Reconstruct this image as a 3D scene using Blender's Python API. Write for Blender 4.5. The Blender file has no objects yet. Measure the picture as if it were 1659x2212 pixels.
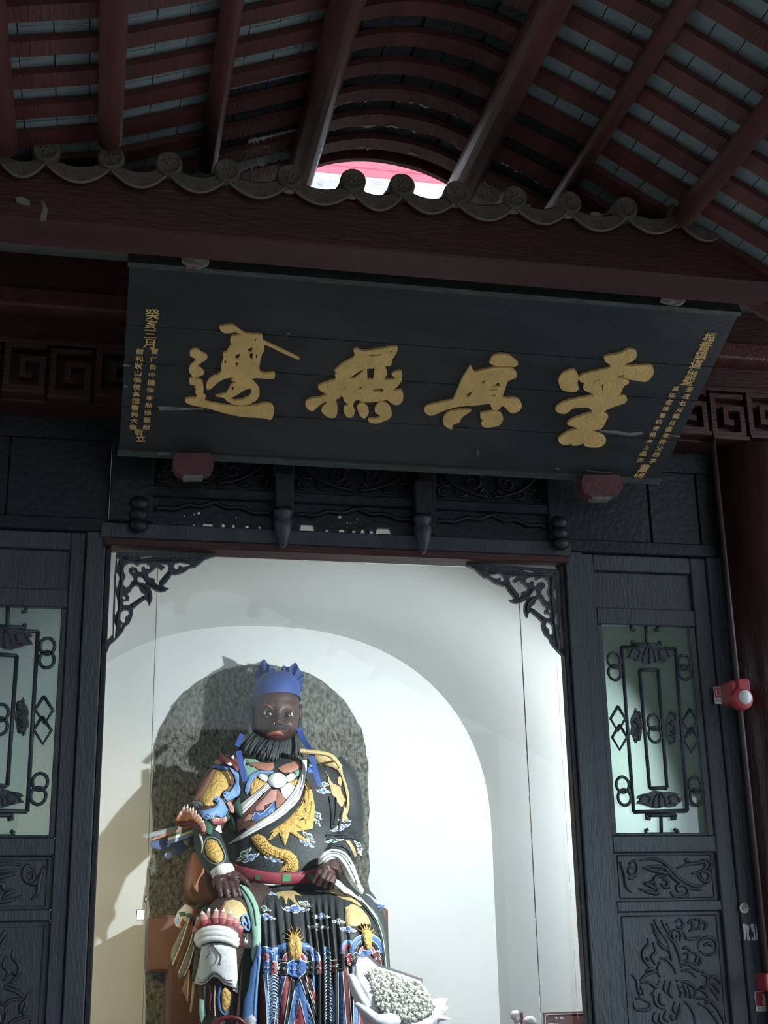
import bpy, bmesh, math, random
from math import sin, cos, pi, radians, sqrt, atan2
from mathutils import Vector, Matrix, geometry
from mathutils.bvhtree import BVHTree
random.seed(7)
S = bpy.context.scene
COL = S.collection

# ---------------------------------------------------------------- camera
F = 2903.36
_p, _y, _r = radians(18.01), radians(12.317), radians(-1.1868)
FWD = Vector((sin(_y)*cos(_p), cos(_y)*cos(_p), sin(_p)))
_rt = Vector((cos(_y), -sin(_y), 0.0))
_up = _rt.cross(FWD)
RT = _rt*cos(_r) + _up*sin(_r)
UP = _up*cos(_r) - _rt*sin(_r)
CAM = Vector((0.0, -6.8, 1.6))
cd = bpy.data.cameras.new('camera')
cd.sensor_fit = 'HORIZONTAL'; cd.sensor_width = 36.0; cd.lens = F/1659*36.0
cd.clip_start = 0.1; cd.clip_end = 200
cam = bpy.data.objects.new('camera', cd); COL.objects.link(cam)
cam.matrix_world = Matrix(((RT.x, UP.x, -FWD.x, CAM.x), (RT.y, UP.y, -FWD.y, CAM.y),
                           (RT.z, UP.z, -FWD.z, CAM.z), (0, 0, 0, 1)))
S.camera = cam

# ---------------------------------------------------------------- sky, exposure
w = bpy.data.worlds.new('overcast_sky'); S.world = w; w.use_nodes = True
bg = w.node_tree.nodes['Background']
bg.inputs[0].default_value = (0.74, 0.88, 1.0, 1); bg.inputs[1].default_value = 3.6
S.view_settings.view_transform = 'Standard'; S.view_settings.look = 'None'
S.view_settings.exposure = 0.0; S.view_settings.gamma = 1.0
S.view_settings.use_curve_mapping = False

def light(name, kind, loc, target, energy, color, **kw):
    d = bpy.data.lights.new(name, kind); d.energy = energy; d.color = color
    for k, v in kw.items(): setattr(d, k, v)
    o = bpy.data.objects.new(name, d); COL.objects.link(o); o.location = loc
    o.rotation_euler = (Vector(target) - Vector(loc)).to_track_quat('-Z', 'Y').to_euler()
    return o
# the shrine's own spotlights: a cool one high on the right behind the door leaf, a warm one on the left
light('cool_spotlight', 'SPOT', (2.69, 0.42, 3.02), (1.85, 3.3, 1.45), 590, (0.91, 0.97, 1.0),
      spot_size=radians(140), spot_blend=0.9, shadow_soft_size=0.03)
light('warm_spotlight', 'SPOT', (-0.22, 0.42, 2.0), (-0.25, 3.3, 1.75), 112, (1.0, 0.71, 0.27),
      spot_size=radians(66), spot_blend=0.8, shadow_soft_size=0.10)
light('shrine_fill_lamp', 'AREA', (1.25, 0.42, 3.75), (1.25, 3.3, 2.4), 3, (0.9, 1.0, 0.97),
      shape='RECTANGLE', size=1.6, size_y=0.12)

# ---------------------------------------------------------------- helpers
def lin(h):
    if isinstance(h, str):
        h = [int(h[i:i+2], 16)/255 for i in (0, 2, 4)]
    return tuple((c/12.92 if c <= 0.04045 else ((c+0.055)/1.055)**2.4) for c in h) + (1.0,)

def mat(name, col, rough=0.6, var=0.25, scale=6.0, bump=0.0, bscale=40.0, metal=0.0, col2=None,
        spec=0.5, stretch=(1, 1, 1), coat=0.0):
    m = bpy.data.materials.new(name); m.use_nodes = True
    nt = m.node_tree; N = nt.nodes; L = nt.links
    b = N['Principled BSDF']
    b.inputs['Roughness'].default_value = rough; b.inputs['Metallic'].default_value = metal
    b.inputs['Specular IOR Level'].default_value = spec
    b.inputs['Coat Weight'].default_value = coat
    tc = N.new('ShaderNodeTexCoord'); mp = N.new('ShaderNodeMapping')
    mp.inputs['Scale'].default_value = stretch
    L.new(tc.outputs['Object'], mp.inputs['Vector'])
    n = N.new('ShaderNodeTexNoise'); n.inputs['Scale'].default_value = scale
    n.inputs['Detail'].default_value = 6; n.inputs['Roughness'].default_value = 0.6
    L.new(mp.outputs[0], n.inputs['Vector'])
    r = N.new('ShaderNodeValToRGB'); c = lin(col)
    if col2 is None:
        a = tuple(x*(1-var) for x in c[:3])+(1,); d = tuple(min(1, x*(1+var)) for x in c[:3])+(1,)
    else:
        a, d = c, lin(col2)
    r.color_ramp.elements[0].color = a; r.color_ramp.elements[1].color = d
    r.color_ramp.elements[0].position = 0.32; r.color_ramp.elements[1].position = 0.68
    L.new(n.outputs['Fac'], r.inputs[0]); L.new(r.outputs[0], b.inputs['Base Color'])
    if bump:
        n2 = N.new('ShaderNodeTexNoise'); n2.inputs['Scale'].default_value = bscale
        n2.inputs['Detail'].default_value = 5; L.new(mp.outputs[0], n2.inputs['Vector'])
        bp = N.new('ShaderNodeBump'); bp.inputs['Strength'].default_value = bump
        bp.inputs['Distance'].default_value = 0.02
        L.new(n2.outputs['Fac'], bp.inputs['Height']); L.new(bp.outputs[0], b.inputs['Normal'])
    return m

def glass_mat(name, tint, gloss=0.06, alpha=0.12):
    m = bpy.data.materials.new(name); m.use_nodes = True
    nt = m.node_tree; N = nt.nodes; L = nt.links; N.remove(N['Principled BSDF'])
    t = N.new('ShaderNodeBsdfTransparent'); t.inputs[0].default_value = tint
    g = N.new('ShaderNodeBsdfGlossy'); g.inputs['Roughness'].default_value = 0.02
    d = N.new('ShaderNodeBsdfDiffuse'); d.inputs[0].default_value = (0.6, 0.68, 0.66, 1)
    lw = N.new('ShaderNodeLayerWeight'); lw.inputs[0].default_value = 0.15
    mu = N.new('ShaderNodeMath'); mu.operation = 'MULTIPLY_ADD'
    mu.inputs[1].default_value = 0.5; mu.inputs[2].default_value = gloss
    L.new(lw.outputs['Fresnel'], mu.inputs[0])
    a = N.new('ShaderNodeMixShader'); a.inputs[0].default_value = alpha
    L.new(t.outputs[0], a.inputs[1]); L.new(d.outputs[0], a.inputs[2])
    x = N.new('ShaderNodeMixShader'); L.new(mu.outputs[0], x.inputs[0])
    L.new(a.outputs[0], x.inputs[1]); L.new(g.outputs[0], x.inputs[2])
    L.new(x.outputs[0], N['Material Output'].inputs[0])
    return m

def ray(x, y):
    return (RT*((x-829.5)/F) - UP*((y-1106)/F) + FWD)
def at(x, y, Y):                      # the point of the vertical plane at depth Y seen at photo pixel x, y
    d = ray(x, y); return CAM + d*((Y-CAM.y)/d.y)

def tag(o, label=None, cat=None, group=None, kind=None):
    if label: o['label'] = label
    if cat: o['category'] = cat
    if group: o['group'] = group
    if kind: o['kind'] = kind
    return o

def empty(name, loc):
    o = bpy.data.objects.new(name, None); COL.objects.link(o); o.location = loc
    o.empty_display_size = 0.1
    return o
def wloc(o):
    v = Vector((0, 0, 0))
    while o is not None: v = v + o.location; o = o.parent
    return v

class MB:
    """collects geometry in world coordinates; build() links it as one mesh object"""
    def __init__(s): s.v = []; s.f = []; s.sm = []; s.mi = []
    def add(s, vs, fs, smooth=False, mi=0):
        o = len(s.v); s.v += [tuple(p) for p in vs]
        s.f += [tuple(i+o for i in f) for f in fs]; s.sm += [smooth]*len(fs); s.mi += [mi]*len(fs)
        return s
    def box(s, x0, x1, y0, y1, z0, z1, mi=0):
        return s.add([(x0,y0,z0),(x1,y0,z0),(x1,y1,z0),(x0,y1,z0),(x0,y0,z1),(x1,y0,z1),(x1,y1,z1),(x0,y1,z1)],
              [(0,3,2,1),(4,5,6,7),(0,1,5,4),(1,2,6,5),(2,3,7,6),(3,0,4,7)], False, mi)
    def bevbox(s, x0, x1, y0, y1, z0, z1, b=0.006):
        bm = bmesh.new(); bmesh.ops.create_cube(bm, size=1.0)
        for v in bm.verts:
            v.co = Vector(((x0+x1)/2+v.co.x*(x1-x0), (y0+y1)/2+v.co.y*(y1-y0), (z0+z1)/2+v.co.z*(z1-z0)))
        bmesh.ops.bevel(bm, geom=bm.edges[:], offset=b, segments=1, profile=0.5, affect='EDGES')
        return s.bm(bm)
    def bm(s, bm, smooth=False, mi=0):
        bm.verts.index_update()
        s.add([v.co.copy() for v in bm.verts], [[v.index for v in f.verts] for f in bm.faces], smooth, mi)
        bm.free(); return s
    def tube(s, pts, rad, n=8, cap=True, flat=None, up=None, smooth=True):
        """swept tube; rad: number or list; flat: ratio of the second radius; up: reference direction"""
        pts = [Vector(p) for p in pts]; k = len(pts)
        if not hasattr(rad, '__len__'): rad = [rad]*k
        if flat is None: flat = 1.0
        if not hasattr(flat, '__len__'): flat = [flat]*k
        o = []; prev = Vector(up) if up is not None else None
        for i, p in enumerate(pts):
            t = (pts[min(i+1, k-1)] - pts[max(i-1, 0)])
            t = t.normalized() if t.length > 1e-9 else Vector((0, 0, 1))
            if prev is None:
                prev = Vector((0, -1, 0)) if abs(t.y) < 0.9 else Vector((1, 0, 0))
            b = prev - t*prev.dot(t)
            b = b.normalized() if b.length > 1e-6 else t.orthogonal().normalized()
            if up is None: prev = b
            a = t.cross(b)
            for j in range(n):
                q = 2*pi*j/n
                o.append(p + a*(cos(q)*rad[i]) + b*(sin(q)*rad[i]*flat[i]))
        fs = []
        for i in range(k-1):
            for j in range(n):
                fs.append((i*n+j, i*n+(j+1) % n, (i+1)*n+(j+1) % n, (i+1)*n+j))
        if cap:
            fs.append(tuple(range(n))[::-1]); fs.append(tuple((k-1)*n+j for j in range(n)))
        return s.add(o, fs, smooth)
    def grid(s, rows, smooth=True, closed=False):
        """rows: list of rows of points"""
        n = len(rows[0]); vs = [p for r in rows for p in r]; fs = []
        for i in range(len(rows)-1):
            for j in range(n if closed else n-1):
                a, b = i*n+j, i*n+(j+1) % n
                fs.append((a, b, b+n, a+n))
        return s.add(vs, fs, smooth)
    def prism(s, poly, d):
        """poly: 3d points in a plane, d: extrusion vector"""
        poly = [Vector(p) for p in poly]; d = Vector(d); n = len(poly)
        tri = geometry.tessellate_polygon([poly])
        vs = poly + [p+d for p in poly]
        fs = [tuple(t) for t in tri] + [tuple(i+n for i in t)[::-1] for t in tri]
        fs += [(i, (i+1) % n, (i+1) % n+n, i+n) for i in range(n)]
        return s.add(vs, fs)
    def lathe(s, prof, center, axis=(0, 0, 1), n=16, smooth=True):
        """prof: (radius, distance along axis)"""
        ax = Vector(axis).normalized(); a = ax.orthogonal().normalized(); b = ax.cross(a); c = Vector(center)
        vs = []
        for r, h in prof:
            for j in range(n):
                q = 2*pi*j/n; vs.append(c + ax*h + (a*cos(q)+b*sin(q))*r)
        fs = []
        for i in range(len(prof)-1):
            for j in range(n):
                fs.append((i*n+j, i*n+(j+1) % n, (i+1)*n+(j+1) % n, (i+1)*n+j))
        fs.append(tuple(range(n))[::-1]); fs.append(tuple((len(prof)-1)*n+j for j in range(n)))
        return s.add(vs, fs, smooth)
    def ball(s, c, r, n=10, m=7):
        c = Vector(c); r = Vector(r) if hasattr(r, '__len__') else Vector((r, r, r))
        rows = []
        for i in range(m+1):
            t = pi*i/m; t = min(max(t, 0.02), pi-0.02)
            rows.append([c + Vector((sin(t)*cos(2*pi*j/n)*r.x, sin(t)*sin(2*pi*j/n)*r.y, cos(t)*r.z)) for j in range(n)])
        return s.grid(rows, True, True)
    def build(s, name, m, parent=None, fix=True):
        me = bpy.data.meshes.new(name)
        off = wloc(parent) if parent is not None else Vector((0, 0, 0))
        me.from_pydata([tuple(Vector(v)-off) for v in s.v], [], s.f)
        ms = m if isinstance(m, (list, tuple)) else [m]
        for x in ms: me.materials.append(x)
        me.polygons.foreach_set('use_smooth', s.sm)
        if len(ms) > 1: me.polygons.foreach_set('material_index', s.mi)
        if fix:
            bm = bmesh.new(); bm.from_mesh(me); bmesh.ops.recalc_face_normals(bm, faces=bm.faces[:])
            bm.to_mesh(me); bm.free()
        me.update()
        o = bpy.data.objects.new(name, me); COL.objects.link(o)
        if parent is not None: o.parent = parent
        return o

def catmull(pts, k=6):
    """smooth polyline through pts (any dimension tuples)"""
    P = [tuple(p) for p in pts]; out = []
    for i in range(len(P)-1):
        p0, p1, p2, p3 = P[max(i-1, 0)], P[i], P[i+1], P[min(i+2, len(P)-1)]
        for j in range(k):
            t = j/k
            out.append(tuple(0.5*((2*b)+(c-a)*t+(2*a-5*b+4*c-d)*t*t+(3*b-a-3*c+d)*t**3) for a, b, c, d in zip(p0, p1, p2, p3)))
    out.append(P[-1]); return out

def text_mesh(s, size, bold=0.0):
    """flat outline mesh of a string in the built-in font: list of (verts2d, faces), centred"""
    c = bpy.data.curves.new('t', 'FONT'); c.body = s; c.size = size; c.offset = bold; c.resolution_u = 3
    c.align_x = 'CENTER'; c.align_y = 'CENTER'
    o = bpy.data.objects.new('t', c); COL.objects.link(o)
    me = bpy.data.meshes.new_from_object(o.evaluated_get(bpy.context.evaluated_depsgraph_get()))
    vs = [v.co.copy() for v in me.vertices]; fs = [tuple(p.vertices) for p in me.polygons]
    bpy.data.objects.remove(o); bpy.data.curves.remove(c); bpy.data.meshes.remove(me)
    if vs:
        x = [v.x for v in vs]; y = [v.y for v in vs]
        cx, cy = (min(x)+max(x))/2, (min(y)+max(y))/2
        vs = [Vector((v.x-cx, v.y-cy, 0)) for v in vs]
    return vs, fs

# ---------------------------------------------------------------- materials
M = {}
M['lacquer'] = mat('black_lacquer', '3c434a', 0.42, 0.22, 3.0, 0.25, 30, stretch=(3, 3, 0.6))
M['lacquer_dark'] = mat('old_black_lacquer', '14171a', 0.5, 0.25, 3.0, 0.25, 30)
M['red_dark'] = mat('dark_red_paint', '482423', 0.55, 0.22, 2.5, 0.3, 25, stretch=(0.6, 3, 3))
M['red_brown'] = mat('red_brown_paint', '5e332c', 0.5, 0.3, 3.0, 0.35, 22, stretch=(3, 0.5, 3))
M['column'] = mat('column_paint', '3a1f1e', 0.35, 0.3, 4.0, 0.3, 18, stretch=(2, 2, 0.5))
M['plaster'] = mat('white_plaster', 'c6c9c7', 0.75, 0.035, 1.6, 0.05, 14)
M['tile'] = mat('pale_roof_tile', '858f8f', 0.8, 0.16, 5.0, 0.2, 40)
M['lining_and_shade'] = mat('roof_lining_and_shade', '33373a', .5, .3, 9.0, .5, 30)
M['clay'] = mat('grey_clay_tile', '63574c', 0.85, 0.28, 12.0, 0.5, 60)
M['clay_edge'] = mat('worn_clay_edge', '85756a', 0.85, 0.25, 16.0, 0.4, 60)
M['stone'] = mat('courtyard_stone', '6a6966', 0.8, 0.18, 2.0, 0.3, 12)
M['plaque'] = mat('plaque_lacquer', '383939', 0.36, 0.25, 2.5, 0.12, 40, stretch=(0.7, 2.5, 2.5))
M['plaque_edge'] = mat('worn_plaque_edge', '4a504d', 0.5, 0.4, 14.0, 0.2, 60, stretch=(0.6, 4, 4))
M['gilt'] = mat('gilt_lettering', 'edc078', 0.5, 0.12, 9.0, 0.35, 55, metal=0.0, spec=0.4)
M['chalk'] = mat('chipped_white', '7d7670', 0.85, 0.35, 20.0, 0.3, 80)
M['peg'] = mat('peg_red', '5e3638', 0.6, 0.2, 6.0, 0.3, 40)
M['white_sun'] = mat('limewashed_ridge', 'e9e9ea', 0.8, 0.05, 4.0)
M['pink'] = mat('red_ridge_paint', 'd8606e', 0.7, 0.12, 5.0)
M['grey_line'] = mat('ridge_relief_grey', 'a8abb0', 0.8, 0.2, 6.0)
M['wear'] = mat('worn_lacquer', '4e504d', 0.8, 0.4, 20.0)
M['glass'] = glass_mat('clear_glass', (0.985, 0.995, 0.99, 1), 0.006, 0.0)
M['glass_green'] = glass_mat('greenish_glass', (0.60, 0.68, 0.66, 1), 0.05, 0.10)
M['glass_dim'] = glass_mat('dim_greenish_glass', (0.55, 0.64, 0.605, 1), 0.05, 0.07)
M['joint'] = mat('glass_joint', '30363a', 0.3, 0.1)
M['chrome'] = mat('bright_metal', 'e6e8ea', 0.15, 0.05, metal=1.0)
M['membrane'] = mat('silver_membrane', 'a9aaa5', 0.4, 0.2, 8.0)

# ---------------------------------------------------------------- ground
b = MB(); b.box(-14, 16, -20, -0.9, -0.2, 0.0)
tag(b.build('floor', M['stone']), kind='structure')
b = MB(); b.box(-3.2, 5.8, -0.9, 4.6, -0.2, 0.45)
tag(b.build('floor', M['stone']), kind='structure')
b = MB(); b.box(-3.6, -3.35, -12.0, -0.9, 0.0, 5.0)  # unseen wall added on the left to keep sky light out
M['blocker_wall'] = mat('blocker_wall', '6a6a68', .9, .15)
tag(b.build('wall_left_blocker', M['blocker_wall']), kind='structure')
b = MB(); b.box(-3.35, 0.9, -14.3, -14.0, 0.0, 7.6); b.box(0.9, 6.4, -14.3, -14.0, 0.0, 4.9)                  # unseen wall added behind the viewer to block sky light, taller left
tag(b.build('wall_rear_blocker', M['blocker_wall']), kind='structure')

# ---------------------------------------------------------------- inside: end wall and vault
XC = 1.2535
def arch(y, half, z0, apex, zb=0.45, n=40):
    pts = [(XC-half, y, zb), (XC-half, y, zb+(z0-zb)*0.5)]
    for i in range(n+1):
        a = pi*(1-i/n); c, s_ = cos(a), sin(a); e = 2/2.3
        pts.append((XC+half*math.copysign(abs(c)**e, c), y, z0+(apex-z0)*abs(s_)**e))
    pts += [(XC+half, y, zb+(z0-zb)*0.5), (XC+half, y, zb)]
    return pts
AR = arch(3.4, 1.77, 2.416, 4.012)
b = MB(); c = (XC, 3.4, 2.0)
b.add([c]+AR, [(0, i+1, i+2) for i in range(len(AR)-1)]+[(0, len(AR), 1)])
tag(b.build('wall_back', M['plaster']), kind='structure')
rows = []
for i in range(13):
    t = i/12; y = 3.4-3.33*t
    e = t**1.35
    rows.append(arch(y, 1.77+0.55*e, 2.416, 4.012+0.62*e))
b = MB(); b.grid(rows)
tag(b.build('wall_vault', M['plaster']), kind='structure')

# ---------------------------------------------------------------- front wall boards above and beside the doors
def cdt(outer, holes=(), step=None):
    """triangulate a 2d outline with holes; optional inner points on a grid of the given step"""
    def inside(p, poly):
        r = False; j = len(poly)-1
        for i in range(len(poly)):
            a, c = poly[i], poly[j]
            if (a[1] > p[1]) != (c[1] > p[1]) and p[0] < (c[0]-a[0])*(p[1]-a[1])/(c[1]-a[1])+a[0]: r = not r
            j = i
        return r
    vs = []; es = []
    for poly in [outer]+list(holes):
        o = len(vs); n = len(poly); vs += [Vector((p[0], p[1])) for p in poly]
        es += [(o+i, o+(i+1) % n) for i in range(n)]
    if step:
        x0 = min(p[0] for p in outer); x1 = max(p[0] for p in outer)
        y0 = min(p[1] for p in outer); y1 = max(p[1] for p in outer)
        r = 0; y = y0+step*0.5
        while y < y1:
            x = x0+step*(0.5 if r % 2 else 0.25)
            while x < x1:
                if inside((x, y), outer) and not any(inside((x, y), h) for h in holes):
                    vs.append(Vector((x, y)))
                x += step
            y += step*0.87; r += 1
    ov, oe, of, _, _, _ = geometry.delaunay_2d_cdt(vs, es, [], 0, 1e-4)
    fs = []
    for f in of:
        c = (sum(ov[i][0] for i in f)/3, sum(ov[i][1] for i in f)/3)
        if inside(c, outer) and not any(inside(c, h) for h in holes): fs.append(tuple(f))
    return ov, fs

def plate(b, outer, holes, fn, thick):
    """solid plate: fn(x, y) -> 3d front point, thick: 3d vector to the back"""
    ov, fs = cdt(outer, holes); T = Vector(thick)
    A = [fn(p[0], p[1]) for p in ov]; n = len(A)
    b.add(A+[p+T for p in A], fs+[tuple(i+n for i in f)[::-1] for f in fs])
    cnt = {}
    for f in fs:
        for i in range(3):
            e = (f[i], f[(i+1) % 3]); k = tuple(sorted(e)); cnt[k] = None if k in cnt else e
    vs = A+[p+T for p in A]
    b.add(vs, [(e[0], e[1], e[1]+n, e[0]+n) for e in cnt.values() if e])

wf = empty('wall_front', (XC, 0.0, 0.45)); tag(wf, kind='structure')
# plain boards over each door leaf, with joints
for i, (x0, x1) in enumerate([(-1.5, -0.90), (-0.90, -0.50), (-0.50, 0.02), (2.485, 3.03), (3.035, 3.33), (3.335, 4.3)]):
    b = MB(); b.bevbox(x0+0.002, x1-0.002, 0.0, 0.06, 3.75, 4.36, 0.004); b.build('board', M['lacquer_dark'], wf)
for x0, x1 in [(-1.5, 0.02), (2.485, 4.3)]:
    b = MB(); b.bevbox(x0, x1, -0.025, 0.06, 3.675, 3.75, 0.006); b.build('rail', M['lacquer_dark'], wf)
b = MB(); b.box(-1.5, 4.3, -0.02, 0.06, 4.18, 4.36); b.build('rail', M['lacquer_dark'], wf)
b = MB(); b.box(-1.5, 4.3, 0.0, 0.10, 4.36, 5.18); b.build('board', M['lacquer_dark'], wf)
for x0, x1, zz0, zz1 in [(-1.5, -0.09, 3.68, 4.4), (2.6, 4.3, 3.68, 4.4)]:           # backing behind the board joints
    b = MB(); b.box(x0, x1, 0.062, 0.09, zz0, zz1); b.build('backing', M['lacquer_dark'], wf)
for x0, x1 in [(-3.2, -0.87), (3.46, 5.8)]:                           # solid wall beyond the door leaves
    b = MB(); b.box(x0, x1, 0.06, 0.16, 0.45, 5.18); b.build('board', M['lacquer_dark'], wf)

# painted beams and the carved fret frieze between them, behind the plaque
bm_ = empty('painted_beam', (XC, -0.25, 4.31))
tag(bm_, 'dark red crossbeam with square fret frieze running behind the black plaque', 'beam')
b = MB(); b.bevbox(-1.5, 4.3, -0.30, 0.0, 4.88, 5.10, 0.01); b.build('upper_beam', M['red_dark'], bm_)
b = MB(); b.bevbox(-1.5, 4.3, -0.345, 0.0, 4.775, 4.88, 0.012); b.build('moulding', M['red_brown'], bm_)
b = MB(); b.box(-1.5, 4.3, -0.20, 0.0, 4.30, 4.775); b.build('back_board', M['red_dark'], bm_)
b = MB(); b.bevbox(-1.5, 4.3, -0.27, -0.18, 4.60, 4.63, 0.006); b.build('rail', M['red_dark'], bm_)
fb = MB()
fb.box(0, .205, -0.27, -0.20, .235, .262); fb.box(0, .03, -0.27, -0.20, 0.0, .235); fb.box(.03, .205, -0.27, -0.20, 0.0, .03)
fb.box(.175, .205, -0.27, -0.20, .03, .19); fb.box(.075, .175, -0.27, -0.20, .16, .19); fb.box(.075, .105, -0.27, -0.20, .075, .16)
fb.box(.105, .14, -0.26, -0.20, .075, .11); fb.box(-.004, .21, -0.29, -0.20, -.022, 0.0)
fmesh = None
for i in range(25):
    x = -1.45+i*0.228; dz = 4.335-(0.018 if i % 2 else 0)
    if fmesh is None:
        o = fb.build('fret_block', M['red_dark']); fmesh = o.data
    else:
        o = bpy.data.objects.new('fret_block', fmesh); COL.objects.link(o)
    o.parent = bm_; o.location = Vector((x, 0, dz))-bm_.location

# lintel, posts
lt = empty('lintel', (XC, -0.02, 3.595)); tag(lt, 'black door lintel with thin red strip along its lower edge', 'lintel')
b = MB(); b.bevbox(-0.02, 2.53, -0.045, 0.10, 3.64, 3.725, 0.006); b.build('beam', M['lacquer'], lt)
b = MB(); b.bevbox(0.0, 2.51, -0.06, 0.09, 3.597, 3.638, 0.005); b.build('strip', M['red_dark'], lt)
for s_, nm in ((-1, 'left'), (1, 'right')):
    def mx(x): return XC+s_*(x-XC)
    pr = empty('door_post', (mx(2.53), 0, 0.45))
    tag(pr, 'black upright door post at the %s edge of the shrine opening' % nm, 'post')
    b = MB(); x0, x1 = sorted((mx(2.497), mx(2.595))); b.bevbox(x0, x1, -0.03, 0.07, 0.45, 3.675, 0.006); b.build('post', M['lacquer'], pr)
    b = MB(); x0, x1 = sorted((mx(2.467), mx(2.497))); b.bevbox(x0, x1, -0.012, 0.06, 0.45, 3.597, 0.005); b.build('inner_moulding', M['lacquer_dark'], pr)

# transom: carved panels, fretwork and hanging buds over the lintel
tr = empty('carved_transom', (XC, -0.05, 3.725))
tag(tr, 'black carved transom over the opening, openwork below and two hanging buds', 'transom')
for x0, x1 in [(0.02, 0.24), (0.87, 0.98), (1.67, 1.76), (2.40, 2.49)]:
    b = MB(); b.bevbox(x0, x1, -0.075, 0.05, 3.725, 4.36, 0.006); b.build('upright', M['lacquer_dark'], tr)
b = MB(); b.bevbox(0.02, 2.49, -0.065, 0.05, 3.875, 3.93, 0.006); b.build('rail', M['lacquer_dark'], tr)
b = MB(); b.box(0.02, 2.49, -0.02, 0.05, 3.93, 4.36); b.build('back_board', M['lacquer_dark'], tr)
def scroll(cx, cz, r, turns, a0, sgn, Y, k=18, w=0.014):
    """a spiral ridge ending in its centre"""
    pts = []; rad = []
    for i in range(k):
        t = i/(k-1); a = a0+sgn*turns*2*pi*t; q = r*(1-0.82*t)
        pts.append((cx+cos(a)*q, Y, cz+sin(a)*q)); rad.append(w*(1-0.45*t))
    return pts, rad
rnd = random.Random(3)
for x0, x1 in [(0.26, 0.85), (1.0, 1.65), (1.78, 2.385)]:
    b = MB(); cx = (x0+x1)/2; hw = (x1-x0)/2
    for sg in (-1, 1):
        for (dx, dz, r, a0, sn) in [(0.10, 4.055, .055, 2.2, 1), (0.24, 4.06, .05, 0.5, -1), (0.17, 4.0, .042, 3.5, 1), (0.27, 3.985, .03, 1.0, -1), (0.035, 3.985, .03, 1.6, -1), (0.05, 4.12, .035, 4.2, 1)]:
            p, rr = scroll(cx+sg*dx*hw/.30, dz, r, 1.2, a0 if sg > 0 else pi-a0, sn*sg, -0.024, 12, 0.011)
            b.tube(p, rr, 5)
        b.tube(catmull([(cx+sg*.02, -.026, 3.97), (cx+sg*.10*hw/.3, -.03, 3.985), (cx+sg*.2*hw/.3, -.03, 4.03), (cx+sg*.28*hw/.3, -.026, 4.11)], 5), 0.012, 5)
    b.build('carving', M['lacquer_dark'], tr)
# openwork strip: its lower edge leaves small white openings over the lintel (photo pixel triples: left, right, height)
ops = [(325,329,3),(354,361,5),(380,385,4),(416,423,7),(437,462,9),(478,488,11),(501,509,10),(529,540,10),(558,565,9),
       (627,641,11),(647,681,16),(703,712,9),(732,747,10),(760,771,9),(779,790,12),(798,810,10),(811,847,15),(915,921,8),(940,950,8),(966,971,5),(990,998,5),(1030,1035,5),(1049,1053,4)]
zl = 3.725
edge = [(0.24, zl)]
for a, c, h in ops:
    xa = at(a, 1150, -0.03).x; xc = at(c, 1150, -0.03).x; hh = h*0.0026
    if any(l < xa < r or l < xc < r for l, r in [(0.86, 0.99), (1.66, 1.77)]): continue
    m = (xc-xa)*0.28 if c-a < 14 else (xc-xa)*0.12
    edge += [(xa, zl), (xa+m, zl+hh), (xc-m, zl+hh*(1.0 if c-a > 14 else 0.95)), (xc, zl)]
edge += [(2.40, zl)]
holes = []
for cx_, cy_, w_, h_ in [(735,1116,13,8),(773,1120,9,5),(758,1128,6,5),(784,1131,6,4),(714,1126,5,4),(690,1127,5,4),(640,1117,3,9),(634,1122,3,8),(657,1118,3,7),(751,1127,5,14),(771,1130,6,5),(794,1139,9,8),(399,1113,7,6),(420,1110,5,8),(430,1107,8,11),(511,1116,6,6),(845,1134,3,5)]:
    p = at(cx_, cy_, -0.03); sx = w_*0.0011; sz = h_*0.0012
    holes.append([(p.x-sx, p.z-sz*0.6), (p.x-sx*0.1, p.z-sz), (p.x+sx, p.z-sz*0.3), (p.x+sx*0.6, p.z+sz), (p.x-sx*0.4, p.z+sz*0.7)])
b = MB(); plate(b, edge+[(2.40, 3.885), (0.24, 3.885)], [h for h in holes if h[0][1] > zl+0.045], lambda x, z: Vector((x, -0.03, z)), (0, 0.03, 0))
b.build('openwork', M['lacquer_dark'], tr)
b = MB()
for x0, x1 in [(0.25, 0.87), (0.98, 1.67), (1.76, 2.39)]:             # cloud collar carved above the openwork
    cx = (x0+x1)/2; hw = (x1-x0)/2
    p = [(cx+hw*t, -0.05, 3.80+0.05*(1-abs(t))+0.008*cos(t*14)) for t in [i/14-1 for i in range(29)]]
    b.tube(p, 0.012, 6)
b.build('cloud_collar', M['lacquer_dark'], tr)
for x in (0.915, 1.668):
    b = MB(); b.lathe([(.008, 0), (.022, .02), (.044, .09), (.05, .14), (.036, .165), (.05, .18), (.05, .20), (.03, .21)], (x, -0.125, 3.60), (0, 0, 1), 10)
    o = b.build('hanging_bud', M['lacquer'], tr)
    b = MB(); b.bevbox(x-.045, x+.045, -0.17, -0.07, 3.81, 4.0, .006); b.build('bud_post', M['lacquer_dark'], tr)
for x in (0.17, 2.455):
    b = MB()
    for j in range(3): b.ball((x, -0.085, 3.70+j*0.06), (.05, .03, .04), 8, 6)
    b.build('carved_end', M['lacquer_dark'], tr)

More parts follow.
